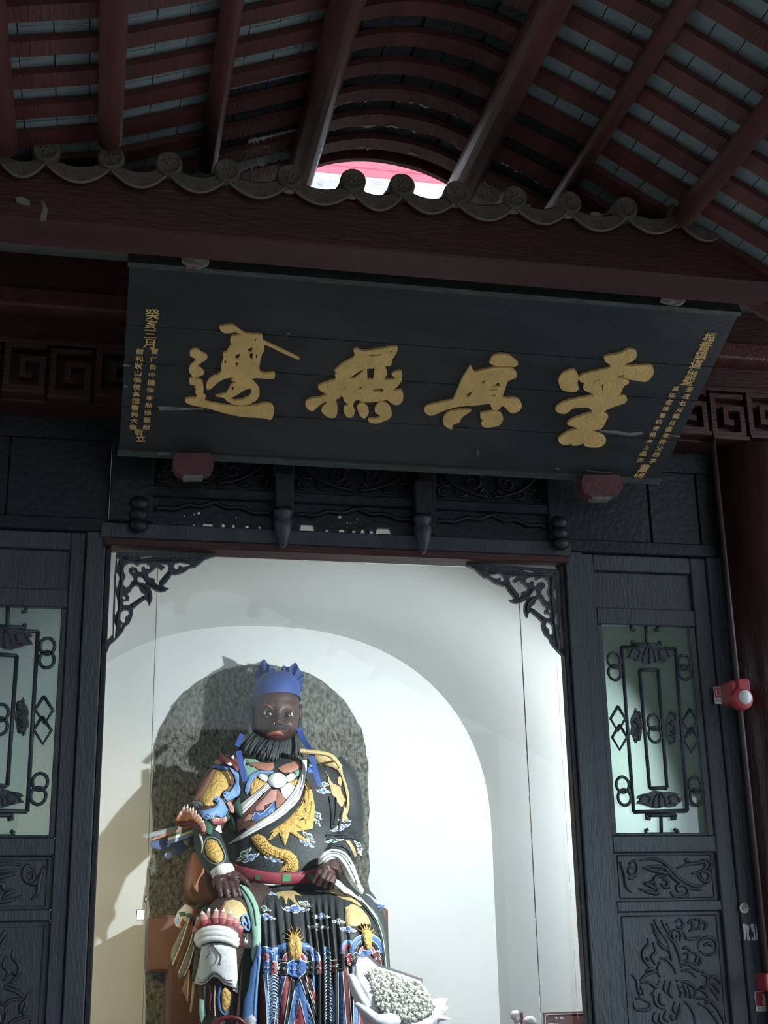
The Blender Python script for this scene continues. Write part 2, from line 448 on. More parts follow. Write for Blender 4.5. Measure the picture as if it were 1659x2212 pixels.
# corner brackets: curling openwork in the two upper corners of the opening (outline in crop units)
BO = [(200,150),(900,155),(1560,165),(1560,200),(1430,240),(1370,290),(1290,350),(1220,360),(1130,420),(1020,455),(965,450),(940,500),(890,560),(840,610),(870,640),(925,645),(870,680),(800,690),(735,672),(645,615),(690,700),(697,790),(655,890),(635,830),(600,790),(530,840),(470,890),(425,930),(432,985),(410,1060),(380,1120),(320,1170),(290,1240),(180,1360),(110,1420),(65,1540),(60,1380),(148,1280),(150,1000),(170,500),(195,200)]
BH = [[(300,380),(320,320),(380,290),(440,300),(490,330),(530,300),(600,295),(660,330),(660,380),(600,380),(585,345),(545,360),(550,425),(500,420),(480,370),(420,350),(370,380),(370,420),(430,480),(440,530),(400,560),(380,610),(340,640),(300,610),(295,560),(330,480),(305,430)],
 [(420,395),(445,390),(450,425),(430,430)], [(495,480),(585,490),(610,585),(540,570),(490,555)],
 [(630,450),(730,375),(750,345),(820,390),(870,355),(825,325),(785,270),(840,305),(900,305),(925,350),(900,420),(840,490),(790,550),(780,610),(735,570),(725,515),(650,500)],
 [(985,340),(1020,295),(1080,280),(1150,300),(1240,305),(1180,345),(1110,355),(1060,330),(1050,390),(1010,385)],
 [(1185,210),(1290,222),(1385,220),(1370,245),(1260,250)], [(545,210),(690,195),(680,220),(520,245)], [(745,200),(790,200),(785,220),(745,218)],
 [(850,220),(885,225),(870,245)], [(945,225),(1015,220),(985,250)],
 [(470,600),(510,620),(540,690),(610,740),(560,755),(490,800),(420,850),(360,885),(300,880),(285,840),(310,815),(370,810),(380,770),(345,720),(400,680),(430,620)],
 [(270,745),(320,745),(330,800),(300,800)], [(260,970),(310,935),(365,950),(375,1000),(320,1050),(320,1110),(290,1130),(255,1080)], [(262,1130),(285,1140),(262,1200)],
 [(207,205),(240,240),(212,340)], [(202,410),(245,490),(207,650),(192,560)], [(187,680),(213,800),(223,940),(178,1020)], [(172,1100),(205,1200),(172,1345),(160,1300)],
 [(890,118+45),(1160,120+45),(1160,168),(890,166)]]
def crop(p, ox, oy, sc): return (ox+p[0]/sc, oy+p[1]/sc)
for s_, nm in ((-1, 'left'), (1, 'right')):
    cb = empty('corner_bracket', (XC+s_*1.2, 0.02, 3.55))
    tag(cb, 'curling openwork black bracket in the upper %s corner of the shrine opening' % nm, 'bracket', 'openwork corner brackets')
    def fn(x, y):
        p = at(*crop((x, y), 220, 1170, 6.38), 0.02)
        return Vector((p.x if s_ < 0 else 2*XC-p.x+0.012, 0.01, p.z))
    b = MB(); plate(b, BO, BH[:-1], fn, (0, 0.03, 0)); b.build('openwork', M['lacquer'], cb)
    b = MB()
    for pts in [[(250,260),(270,420),(270,600),(250,760),(250,900),(220,1080),(200,1300)], [(300,230),(500,260),(700,260),(900,260),(1200,260),(1450,210)], [(560,470),(620,560),(700,600),(800,650),(890,655)], [(440,570),(560,600),(650,700),(660,820)], [(960,430),(900,500),(820,600)], [(400,900),(500,840),(590,770)]]:
        b.tube([fn(*p)+Vector((0, -0.004, 0)) for p in catmull(pts, 4)], 0.007, 5)
    b.build('ridge', M['lacquer'], cb)

# ---------------------------------------------------------------- door leaves (right one traced, left one its mirror)
def rc5(x, y, Y=0.03): return at(1200+x/3.614, 1280+y/3.614, Y)
def rc6(x, y, Y=0.03): return at(1280+x/4.377, 1780+y/4.377, Y)
CARV_UP = [[(260,355),(285,420),(310,500),(320,590),(370,645)], [(260,355),(330,500),(400,500)], [(480,410),(560,435),(650,455),(740,480)], [(450,345),(560,330),(660,355),(740,430),(820,510),(920,570),(1000,590),(1070,570)], [(480,420),(570,400),(680,415),(760,500),(850,570),(940,610),(1030,625)],
 [(340,380),(400,350),(430,420),(400,490),(350,470),(350,410),(390,420)], [(500,555),(580,545),(600,500),(700,490)], [(440,610),(520,640),(610,655),(620,620),(580,560)], [(650,560),(680,600),(720,570),(700,530),(660,530)], [(740,640),(770,680),(880,680),(905,620),(860,575),(800,590),(810,640),(850,640)],
 [(800,420),(900,380),(1000,370),(1060,350),(1070,400),(1040,440),(940,470)], [(990,480),(1030,530),(1080,545),(1110,500),(1080,450),(1030,470),(1040,510)], [(1080,350),(1130,370),(1110,420),(1090,460)], [(870,340),(915,350)], [(480,560),(560,590),(600,620)], [(700,560),(730,610)]]
CARV_LO = [[(580,900),(640,1010),(720,1130)], [(560,940),(620,1040),(710,1150)], [(575,1010),(630,1080),(715,1165)], [(600,1070),(650,1120),(720,1185)], [(615,1120),(660,1160),(715,1200)], [(650,910),(690,980),(740,1060)], [(700,940),(740,1030)], [(750,1000),(760,1060),(800,1130)],
 [(690,1050),(720,1150),(745,1260),(750,1290)], [(690,1050),(770,1120),(820,1240),(840,1360)], [(760,1000),(820,1010),(840,1060),(820,1100)], [(800,1050),(800,1130),(815,1200)], [(780,930),(830,900),(860,940),(840,980),(790,970)], [(900,940),(940,910),(950,990),(910,1010)], [(960,900),(1020,910),(1010,980),(960,990)], [(1030,920),(1080,950),(1050,1000)], [(800,990),(870,1030),(890,1080),(960,1085),(1020,1060)],
 [(1000,1180),(1010,1110),(1090,1070),(1165,1110),(1170,1200),(1090,1240),(1010,1200)], [(1050,1150),(1100,1130),(1130,1160)], [(520,1080),(530,1130),(480,1200),(480,1270),(530,1340),(560,1370)], [(570,1120),(600,1200),(560,1260),(600,1330)], [(510,1260),(530,1290)], [(640,1270),(700,1280),(760,1340),(790,1420)], [(640,1300),(620,1380),(640,1450)],
 [(850,1180),(890,1170),(930,1200)], [(860,1230),(910,1220),(900,1290),(860,1290)], [(940,1220),(990,1240),(970,1320),(920,1310)], [(1000,1250),(1030,1290),(1000,1340)], [(850,1330),(920,1330),(990,1380),(1060,1400)], [(840,1390),(920,1390),(980,1450)], [(500,1390),(560,1370),(600,1400)], [(450,1480),(520,1420),(620,1390)], [(460,1500),(540,1500),(600,1540),(640,1480)],
 [(370,1425),(420,1480),(430,1560),(450,1640)], [(430,1500),(470,1560),(480,1620)], [(440,1560),(455,1625)], [(390,1680),(400,1740),(460,1760),(530,1750),(555,1700),(480,1660),(410,1650)], [(590,1560),(590,1660),(620,1720),(680,1750)], [(640,1600),(640,1680),(690,1720)], [(690,1480),(680,1560),(710,1600)], [(740,1490),(730,1600),(760,1640)], [(790,1480),(900,1500),(970,1560),(960,1650)], [(800,1520),(840,1580),(830,1640)], [(850,1520),(890,1580),(880,1640)], [(900,1530),(930,1600),(920,1650)],
 [(990,1560),(1050,1580),(1090,1640)], [(1030,1420),(1090,1450),(1080,1530),(1020,1540)], [(1090,1440),(1160,1450),(1210,1510)], [(1100,1500),(1160,1530),(1200,1600)], [(1110,1560),(1160,1600),(1190,1670)], [(980,1650),(1080,1660),(1160,1720),(1220,1820),(1240,1890)], [(1000,1700),(1090,1740),(1150,1820),(1190,1890)], [(870,1680),(920,1720),(960,1800),(970,1890)], [(780,1680),(770,1760),(800,1800)], [(830,1700),(820,1780),(790,1850)], [(700,1760),(680,1830),(720,1870)], [(590,1780),(580,1850),(620,1890)], [(640,1790),(640,1860),(680,1890)], [(740,1800),(760,1860)], [(560,1590),(600,1640)], [(1060,1680),(1110,1690)]]
TOPC = [[(480,900),(560,860),(640,900),(600,960)], [(640,900),(760,850),(880,900),(980,880)], [(700,980),(760,940),(840,970)], [(880,960),(940,930),(1000,960),(960,1010)]]

def leaf(s_, no):
    def X(x): return XC+s_*(x-XC)
    def P(v): return Vector((X(v.x), v.y, v.z))
    nm = 'left' if s_ < 0 else 'right'
    d = empty('door_%d' % no, (X(2.97), 0.03, 0.45)); tag(d, kind='structure')
    tag(d, 'black lattice door leaf with carved panels to the %s of the shrine opening' % nm)
    def bx(name, x0, x1, z0, z1, y0, y1, m, bev=0.005, par=d):
        a, c = sorted((X(x0), X(x1))); q = MB(); q.bevbox(a, c, y0, y1, z0, z1, bev); return q.build(name, m, par)
    L_ = M['lacquer']
    bx('back_strip', 2.585, 2.61, 0.5, 3.675, 0.052, 0.07, L_); bx('back_strip', 3.33, 3.36, 0.5, 3.675, 0.052, 0.07, L_)
    bx('outer_post', 3.345, 3.47, 0.45, 3.675, -0.02, 0.07, L_)
    bx('stile', 2.597, 2.672, 0.5, 3.675, 0.0, 0.05, L_); bx('stile', 3.252, 3.343, 0.5, 3.675, 0.0, 0.05, L_)
    for z0, z1 in ((3.58, 3.675), (3.275, 3.37), (2.055, 2.14), (1.757, 1.81), (0.5, 0.62)):
        bx('rail', 2.672, 3.252, z0, z1, 0.003, 0.048, L_)
    # window moulding
    for q in ((2.672, 2.702, 2.14, 3.275), (3.214, 3.252, 2.14, 3.275)): bx('moulding', *q, 0.014, 0.046, L_, 0.004)
    bx('moulding', 2.702, 3.214, 2.14, 2.155, 0.014, 0.046, L_, 0.004)
    for q in ((2.672, 3.252, 3.37, 3.58), (2.672, 3.252, 1.81, 2.055), (2.672, 3.252, 0.62, 1.757)):
        pn = bx('carved_panel', *q, 0.028, 0.045, L_, 0.003)
        if q[2] == 0.62: lo = pn
        elif q[2] == 1.81: up = pn
    def carve(lines, fn, parent, r=0.0055):
        b = MB()
        for ln in lines:
            pts = [P(fn(*p)) for p in catmull(ln, 4)]
            k = len(pts); b.tube(pts, [r*(0.45+0.75*sin(pi*min(max(i/(k-1), 0.08), 0.92))) for i in range(k)], 6)
        return b.build('relief', L_, parent)
    carve(CARV_UP, lambda x, y: rc6(x, y, 0.026), up, 0.010); carve(CARV_LO, lambda x, y: rc6(x, y, 0.026), lo, 0.0085)
    b = MB()
    for (x0, x1, z0, z1) in ((2.70, 3.225, 1.825, 2.04), (2.70, 3.225, 0.66, 1.735)):      # fine bead around each panel
        for a, c in (((x0, z0), (x1, z0)), ((x1, z0), (x1, z1)), ((x1, z1), (x0, z1)), ((x0, z1), (x0, z0))):
            b.tube([(X(a[0]), 0.027, a[1]), (X(c[0]), 0.027, c[1])], 0.004, 5)
    b.build('bead', L_, d)
    # glass pane
    g = MB(); a, c = sorted((X(2.70), X(3.216))); g.box(a, c, 0.040, 0.044, 2.15, 3.28); g.build('pane', M['glass_dim'] if s_ > 0 else M['glass_green'], d)
    # lattice
    lat = MB(); bar = 0.0105
    def rod(*pts): lat.tube([P(rc5(*p, 0.024)) for p in pts], bar, 6)
    rod((515,425),(935,437)); rod((935,437),(1030,1703)); rod((1030,1703),(610,1712)); rod((610,1712),(515,425))
    rod((655,605),(800,602)); rod((800,602),(870,1525)); rod((870,1525),(735,1530)); rod((735,1530),(655,605))
    rod((706,262),(712,410)); rod((822,1715),(826,1885)); rod((700,1738),(940,1738)); rod((712,1738),(708,1762),(740,1766)); rod((935,1738),(935,1762),(900,1764))
    rod((705,1888),(960,1886)); rod((706,1888),(704,1858),(722,1850)); rod((958,1886),(955,1862),(925,1850))
    rod((590,262),(590,290),(620,292)); rod((800,262),(800,292),(770,292)); rod((590,402),(820,405)); rod((600,402),(602,375)); rod((815,405),(815,380))
    lat.build('lattice_bars', L_, d)
    def ring(cx, cy):
        q = MB(); c0 = P(rc5(cx, cy, 0.022)); q.tube([c0+Vector((cos(t)*0.036, 0, sin(t)*0.041)) for t in [2*pi*i/24 for i in range(25)]], 0.0085, 6, cap=False); q.build('ring', L_, d)
    for c0 in ((457,528),(462,625),(1005,545),(1012,622),(524,1500),(538,1600),(1090,1500),(1100,1598),(768,1012),(776,1110)): ring(*c0)
    for cx, cy in ((487,985),(500,1130),(1050,1005),(1060,1150)):
        q = MB(); q.tube([P(rc5(cx+dx, cy+dy, 0.022)) for dx, dy in ((0,-98),(58,0),(0,98),(-58,0),(0,-98))], 0.0085, 6); q.build('diamond', L_, d)
    # carved ornaments in the lattice
    def orn(name, cx, cy, w, h, lines):
        q = MB(); n = 28; out = []
        for i in range(n):
            t = 2*pi*i/n; rr = 1+0.10*cos(t*7)+0.05*cos(t*11+1)
            out.append((cx+cos(t)*w*rr, cy+sin(t)*h*rr))
        plate(q, out, [], lambda x, y: P(rc5(x, y, 0.018)), (0, 0.012, 0))
        for ln in lines: q.tube([P(rc5(cx+x*w, cy+y*h, 0.016)) for x, y in catmull(ln, 4)], 0.006, 5)
        q.build(name, L_, d)
    fl = [[(-.9,.3),(-.7,-.5),(-.4,-.2),(-.5,.3)], [(.9,.3),(.7,-.5),(.4,-.2),(.5,.3)], [(-.3,.8),(-.2,-.2),(0,-.9)], [(.3,.8),(.2,-.2),(0,-.9)], [(0,.9),(0,-.6)], [(-.7,.6),(-.4,.5)], [(.7,.6),(.4,.5)]]
    orn('carved_bat', 735, 478, 178, 82, fl); orn('carved_flower', 815, 1615, 178, 66, fl)
    fv = [[(-.5,-.9),(.4,-.8),(.5,-.4),(-.2,-.4)], [(-.6,-.3),(.4,0),(-.2,.3)], [(.6,.1),(.2,.5),(-.4,.5)], [(-.5,.9),(.3,.85),(.4,.6)]]
    orn('carved_plate', 636, 1040, 46, 128, fv); orn('carved_plate', 912, 1052, 46, 128, fv)
    if s_ > 0:
        for o in (lo,): pass
    return d
dr = leaf(1, 1); dl = leaf(-1, 2)

# stencilled white paint, round sticker and rub marks on the right door frame
b = MB()
for q in ([(445,1215),(570,1220),(590,1330),(585,1640),(560,1860),(510,1870),(500,1600)], [(590,1230),(680,1260),(712,1340),(690,1560),(690,1640),(740,1800),(755,1880),(640,1860),(620,1600)], [(755,1220),(895,1215),(930,1500),(950,1700),(985,1860),(920,1880),(880,1560),(800,1420)], [(950,1220),(990,1220),(1025,1500),(1035,1860),(1005,1880),(990,1500)], [(830,1720),(865,1780),(880,1860),(800,1870),(805,1800)]):
    plate(b, q, [], lambda x, y: at(1580+x/18.43, 1930+y/18.43, -0.0215), (0, 0.0012, 0))
b.build('white_paint', mat('stencil_white', 'dcdeda', .7, .1), dr)

# ---------------------------------------------------------------- pavilion roof overhead: purlins, rafters, tiles
SEC = [(-3.2, 3.25), (-1.75, 3.98), (-1.35, 4.33), (-0.90, 4.54), (-0.45, 4.69), (-0.05, 4.775), (0.37, 4.93), (0.82, 5.11),
       (1.0, 5.19), (1.20, 5.22), (1.42, 5.19), (1.60, 5.115), (2.0, 4.925), (2.43, 4.68), (2.90, 4.42), (3.40, 4.15), (4.1, 3.80), (5.8, 2.95)]  # unseen outer eaves drawn out low to cut the side light
ce = empty('ceiling', (1.2, -4.0, 3.8)); tag(ce, kind='structure')
Y0, Y1 = -7.0, -1.95                                   # front and back ends of the side slopes
def yend(x): return -1.28 if 0.79 < x < 1.63 else (-0.9 if -0.25 < x < 2.5 else -1.5)
def section(x0, x1, step):
    """points of the section between x0 and x1, equally spaced"""
    P_ = [p for p in SEC if x0-1e-6 <= p[0] <= x1+1e-6]
    return P_
PITCH = 0.195
mr = M['red_brown']
segs = [(-3.2, -0.45), (-0.45, 0.82), (0.82, 1.60), (1.60, 2.43), (2.43, 5.8)]
for k, (a, c) in enumerate(segs):
    pts = [p for p in SEC if a-1e-6 <= p[0] <= c+1e-6]
    mesh = None
    off = 0.0 if k > 2 else (0.09 if k < 2 else 0.04)
    for j in range(27):
        y = -2.57-0.105+off+PITCH*(j-20)
        if k in (1, 3): lim = -0.95
        elif k == 2: lim = -1.36
        else: lim = -1.55
        if y+0.1 > lim: break
        if y < -7.1: continue
        if mesh is None:
            b = MB(); up_ = []; 
            lo_ = [Vector((x, 0, z)) for x, z in (catmull(pts, 3) if k == 2 else pts)]
            n = len(lo_); vs = []
            for p in lo_: vs += [p, p+Vector((0, 0.088, 0)), p+Vector((0, 0.088, 0.03)), p+Vector((0, 0, 0.03))]
            fs = []
            for i in range(n-1):
                for q in range(4): fs.append((i*4+q, i*4+(q+1) % 4, i*4+4+(q+1) % 4, i*4+4+q))
            fs += [(0, 1, 2, 3), (n*4-4, n*4-1, n*4-2, n*4-3)]
            b.add(vs, fs); o = b.build('rafter', mr); mesh = o.data
        else:
            o = bpy.data.objects.new('rafter', mesh); COL.objects.link(o)
        o.parent = ce; o.location = Vector((0, y, 0))-ce.location
# purlins under the rafters, running towards the shrine
for x, z, r, ye in [(-1.35, 4.33, .05, -1.97), (-0.90, 4.54, .045, -1.97), (-0.45, 4.69, .045, -1.97), (-0.05, 4.775, .05, -1.97), (0.37, 4.93, .042, -1.6), (0.82, 5.11, .068, -1.3), (1.60, 5.115, .072, -1.3), (2.0, 4.925, .042, -1.5), (2.43, 4.68, .05, -1.97), (2.90, 4.42, .05, -1.97), (3.4, 4.15, .05, -1.97)]:
    b = MB(); b.tube([(x, Y0, z-r*0.75), (x, -4, z-r*0.78), (x, ye, z-r*0.75)], r, 14); b.build('purlin', mr, ce)
# tiles lying across the rafters: those in view one by one, the rest joined
def sec_at(s):
    i = 0; acc = 0.0
    for i in range(len(SEC)-1):
        a, c = Vector(SEC[i]), Vector(SEC[i+1]); l = (c-a).length
        if acc+l >= s or i == len(SEC)-2:
            t = (s-acc)/l; return a+(c-a)*t, (c-a).normalized()
        acc += l
TL = 0.128; tot = sum((Vector(SEC[i+1])-Vector(SEC[i])).length for i in range(len(SEC)-1))
tb = MB(); tb.box(-TL/2+.002, TL/2-.002, -PITCH/2+.001, PITCH/2-.001, 0, .018); tmeshes = {}
rest = MB(); rnd = random.Random(11); cnt = 0
for j in range(27):
    y = -2.57+PITCH*(j-20)-0.15
    i = 0
    while (i+0.5)*TL < tot:
        p, d = sec_at((i+0.5)*TL); i += 1
        if y+PITCH/2 > yend(p.x): continue
        a = atan2(d.y, d.x)+rnd.uniform(-.02, .02); dz = 0.032+rnd.uniform(0, .005)
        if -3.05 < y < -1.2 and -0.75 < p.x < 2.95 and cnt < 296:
            kd = 0.84 < p.x < 1.60 or (0.37 < p.x < 2.0 and y > -2.0)      # black sheet over the arch, and shade painted dark in the last bays
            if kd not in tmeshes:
                o = tb.build('roof_tile', M['lining_and_shade'] if kd else M['tile']); tmeshes[kd] = o.data
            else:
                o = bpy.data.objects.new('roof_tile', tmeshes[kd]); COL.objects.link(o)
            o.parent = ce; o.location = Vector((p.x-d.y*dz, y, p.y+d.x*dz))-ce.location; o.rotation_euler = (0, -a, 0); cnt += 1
        else:
            ca, sa = cos(a), sin(a); vs = []
            for (u, v, h) in [(-.5,-.5,0),(.5,-.5,0),(.5,.5,0),(-.5,.5,0),(-.5,-.5,1),(.5,-.5,1),(.5,.5,1),(-.5,.5,1)]:
                u *= TL-.004; v *= PITCH-.002; h = h*.018+dz
                vs.append((p.x+u*ca-h*sa, y+v, p.y+u*sa+h*ca))
            rest.add(vs, [(0,3,2,1),(4,5,6,7),(0,1,5,4),(1,2,6,5),(2,3,7,6),(3,0,4,7)])
tag(rest.build('roof_tile', M['tile'], ce, fix=False), kind='stuff')
b = MB()                                                # outer covering, keeps the roof opaque
for x_a, x_b, ye in ((-3.2, -0.25, -1.5), (-.25, .80, -.9), (.80, 1.62, -1.28), (1.62, 2.5, -.9), (2.5, 5.8, -1.5)):
    xs = sorted(set([x_a, x_b]+[p[0] for p in SEC if x_a < p[0] < x_b]))
    def zz(x):
        for i in range(len(SEC)-1):
            if SEC[i][0] <= x <= SEC[i+1][0]+1e-9:
                t = (x-SEC[i][0])/(SEC[i+1][0]-SEC[i][0]); return SEC[i][1]+(SEC[i+1][1]-SEC[i][1])*t
    b.grid([[(x, yy, zz(x)+0.072+h) for x in xs] for yy, h in ((Y0, 0), (ye, 0), (ye, .06), (Y0, .06), (Y0, 0))], False)
b.build('roof_cover', M['clay'], ce)
# curved end board of the arch, dark red
arcp = catmull([p for p in SEC if 0.82 <= p[0] <= 1.60], 4)
b = MB(); b.grid([[(x, -1.295, z+.002) for x, z in arcp], [(x, -1.295, z+0.09) for x, z in arcp], [(x, -1.265, z+0.09) for x, z in arcp], [(x, -1.265, z+.002) for x, z in arcp], [(x, -1.295, z+.002) for x, z in arcp]], False)
b.build('end_board', M['red_brown'], ce)
# sagging edges of silver lining between the last rafters
rnd = random.Random(5)
for (xa, xb, y) in [(0.83, 1.58, -1.42), (0.83, 1.58, -1.60), (0.83, 1.50, -1.80), (1.62, 2.02, -1.45), (1.62, 2.02, -1.64), (0.45, 0.80, -1.45), (0.55, 0.80, -1.62)]:
    top = []; bot = []
    k = 34
    for i in range(k):
        x = xa+(xb-xa)*i/(k-1); z = zz_ = None
        for q in range(len(SEC)-1):
            if SEC[q][0] <= x <= SEC[q+1][0]:
                t = (x-SEC[q][0])/(SEC[q+1][0]-SEC[q][0]); z = SEC[q][1]+(SEC[q+1][1]-SEC[q][1])*t
        top.append((x, y+rnd.uniform(-.006, .006), z+0.04)); bot.append((x+rnd.uniform(-.012, .012), y+0.03+rnd.uniform(-.012, .012), z+0.006+rnd.uniform(-.012, .012)))
    b = MB(); b.grid([top, bot], True); b.build('lining', M['membrane'], ce)

# ---------------------------------------------------------------- eave of the shrine: round end tiles and drip tiles over a red beam
EY = -1.9
ev = empty('eave', (1.4, EY, 4.62)); tag(ev, 'row of grey clay eave tiles with round end caps above the red beam', 'eave')
caps = [(-4,335),(100,335),(240,345),(365,357),(490,370),(625,385),(762,393),(868,410),(985,415),(1110,428),(1228,442),(1350,455),(1468,470),(1572,482),(1668,494)]
xs = [at(x, y, EY).x for x, y in caps]; zc = 4.693
rnd = random.Random(9)
capm = MB(); capm.lathe([(.004, -.02), (.042, -.02), (.044, -.024), (.050, -.024), (.054, -.018), (.056, 0), (.056, .04)], (0, 0, 0), (0, 1, 0), 20)
for (dx, dz) in ((.016, 0), (-.016, 0), (0, .016), (0, -.016), (0, 0)): capm.ball((dx, -.021, dz), (.011, .006, .008), 6, 4)
bar = MB()                                              # half round barrel tile climbing behind the cap
n = 8
for i in range(5):
    bar.grid([[(cos(pi*j/n)*(.055-.002*(i % 2)), .03+i*.16+q*.17, sin(pi*j/n)*.05-.012+(.03+i*.16+q*.17)*.30) for j in range(n+1)] for q in (0, 1)], True)
lip = MB()
n = 14
def drip(dp):
    pts_o = [(-.118+.236*i/n, -.012-dp*sin(pi*i/n)**.8) for i in range(n+1)]
    pts_i = [(-.118+.236*i/n, .022-.040*sin(pi*i/n)) for i in range(n+1)]
    return pts_o, pts_i
po, pi_ = drip(.078)
for q in range(n):
    a, c, d_, e = po[q], po[q+1], pi_[q+1], pi_[q]
    lip.add([(a[0], -.012, a[1]), (c[0], -.012, c[1]), (d_[0], -.004, d_[1]), (e[0], -.004, e[1]), (a[0], .008, a[1]), (c[0], .008, c[1]), (d_[0], .012, d_[1]), (e[0], .012, e[1])],
            [(0,1,2,3),(7,6,5,4),(0,4,5,1),(3,2,6,7)])
lip.grid([[(p[0], q*.17+.01, p[1]+.012+(q*.17)*.30) for p in pi_] for q in range(6)], True)
rimm = MB(); rimm.tube([(p[0], -.010, p[1]-.001) for p in po], .0055, 6)
protos = {}
def inst(key, mbx, m, loc, rot=(0, 0, 0)):
    if key not in protos:
        o = mbx.build(key, m); protos[key] = o.data
    else:
        o = bpy.data.objects.new(key, protos[key]); COL.objects.link(o)
    o.location = loc; o.rotation_euler = rot; return o
for i, x in enumerate(xs):
    z = zc+rnd.uniform(-.008, .008)
    o = inst('round_tile', bar, M['clay'], Vector((x, EY+.02, z))-ev.location); o.parent = ev
    k = inst('end_cap', capm, M['clay'], (0, -.02, 0), (rnd.uniform(-.08, .08), rnd.uniform(-3, 3), rnd.uniform(-.06, .06))); k.parent = o
    if i+1 < len(xs):
        o = inst('drip_tile', lip, M['clay'], Vector(((x+xs[i+1])/2, EY+.005, zc-.022+rnd.uniform(-.008, .006)))-ev.location, (0, rnd.uniform(-.05, .05), 0)); o.parent = ev
        o.scale.x = (xs[i+1]-x)/.236
        k = inst('worn_rim', rimm, M['clay_edge'], (0, 0, 0)); k.parent = o
b = MB(); b.grid([[(x, y, 4.665+(y-EY)*.30+dz) for x in (-3.2, 5.8)] for y, dz in ((EY+.08, 0), (EY+5.8, 0), (EY+5.8, -.03), (EY+.08, -.03), (EY+.08, 0))], False)
tag(b.build('ceiling', M['clay']), kind='structure')   # roof deck of the shrine behind the eave
# mortar scraps between the tiles
for x, y in ((762, 420), (985, 438), (1110, 452), (1228, 462), (1290, 458), (625, 408)):
    p = at(x, y, EY-.01); b = MB(); b.ball((p.x, EY+.01, p.z), (.035, .012, .012), 7, 5)
    b.build('mortar', M['clay_edge'], ev)

eb = empty('eave_beam', (1.4, EY, 4.41)); tag(eb, 'dark red eave beam under the row of clay tiles', 'beam')
b = MB(); b.bevbox(-1.6, 4.4, EY+.035, EY+.25, 4.405, 4.655, .008); b.build('fascia', M['red_dark'], eb)
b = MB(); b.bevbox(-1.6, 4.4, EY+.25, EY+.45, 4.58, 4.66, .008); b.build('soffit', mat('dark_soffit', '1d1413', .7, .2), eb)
b = MB(); xe = at(100, 480, EY+.03).x; b.bevbox(-1.6, xe, EY+.018, EY+.05, 4.40, 4.475, .004); b.build('patch_board', M['red_dark'], eb)
b = MB()
for q in ([(66,852),(95,848),(130,868),(128,888),(100,884),(70,872)], [(178,868),(192,872),(206,905),(200,945),(182,958),(172,940),(184,910)]):
    plate(b, [(x/1.9988, y/1.9988) for x, y in q], [], lambda x, y: at(x, y, EY+.0165), (0, .001, 0))
b.build('white_chips', M['chalk'], eb)

# ---------------------------------------------------------------- sunlit ridge of the hall behind, seen through the arch end
RY = 6.0
rg = empty('roof_ridge', (3.0, RY, 7.0)); tag(rg, 'white plastered roof ridge with grey scrolls and red band, sunlit beyond the arch', 'roof ridge')
b = MB(); b.box(-0.5, 7.5, RY, RY+.4, 7.2, 11); b.build('plaster_face', M['white_sun'], rg)
zt = at(800, 383, RY).z
b = MB(); b.box(-0.5, 7.5, RY-.012, RY, zt, zt+.10); b.build('red_band', M['pink'], rg)
b = MB(); b.box(-0.5, 7.5, RY-.02, RY, zt+.10, zt+1.2); b.build('red_wall', M['pink'], rg)
for cx, cy in ((694, 394), (712, 396), (730, 402), (806, 398), (822, 402), (838, 410), (690, 402), (900, 410)):
    p = at(cx, cy, RY-.01); b = MB()
    for r in (.05, .03): b.tube([(p.x+cos(t)*r, RY-.01, p.z+sin(t)*r) for t in [i*.5 for i in range(11)]], .004, 5)
    b.build('scroll_relief', M['grey_line'], rg)

# ---------------------------------------------------------------- the inscribed plaque, leaning forward
PB = Vector((0.055, -0.35, 4.0)); PH = Vector((0, -1.07, 0.484)); PL = PH.length; PHn = PH.normalized()
PN = Vector((1, 0, 0)).cross(PHn)                       # towards the viewer and down
def onp(x, y, lift=0.0):
    d = ray(x, y); t = (PB-CAM).dot(PN)/d.dot(PN); return CAM+d*t+PN*lift
def puv(u, v, lift=0.0): return PB+Vector((u, 0, 0))+PHn*v+PN*lift
pq = empty('plaque', (1.5, -0.9, 4.0))
tag(pq, 'long black wooden plaque with four big gilt characters, leaning out above the opening', 'plaque')
W = 2.892
# plank joints follow the photograph's three cracks
J = [0.0]
for p in ((300, 881), (300, 785), (300, 703)): J.append((onp(*p)-PB).dot(PHn))
J.append(PL)
for i in range(4):
    b = MB(); v0, v1 = J[i]+(.0022 if i else .0), J[i+1]-(.0022 if i < 3 else 0.0)
    vs = [puv(u, v, l) for l in (0, -.05) for (u, v) in ((0, v0), (W, v0), (W, v1), (0, v1))]
    b.add(vs, [(0,1,2,3),(4,7,6,5),(0,4,5,1),(1,5,6,2),(2,6,7,3),(3,7,4,0)])
    b.build('plank', M['plaque'], pq)
for v0, v1, nm in ((-.022, .018, 'bottom_strip'), (PL-.012, PL+.015, 'top_strip')):
    b = MB(); vs = [puv(u, v, l) for l in (.010, -.055) for (u, v) in ((-.008, v0), (W+.008, v0), (W+.008, v1), (-.008, v1))]
    b.add(vs, [(0,1,2,3),(4,7,6,5),(0,4,5,1),(1,5,6,2),(2,6,7,3),(3,7,4,0)]); b.build(nm, M['plaque_edge'], pq)
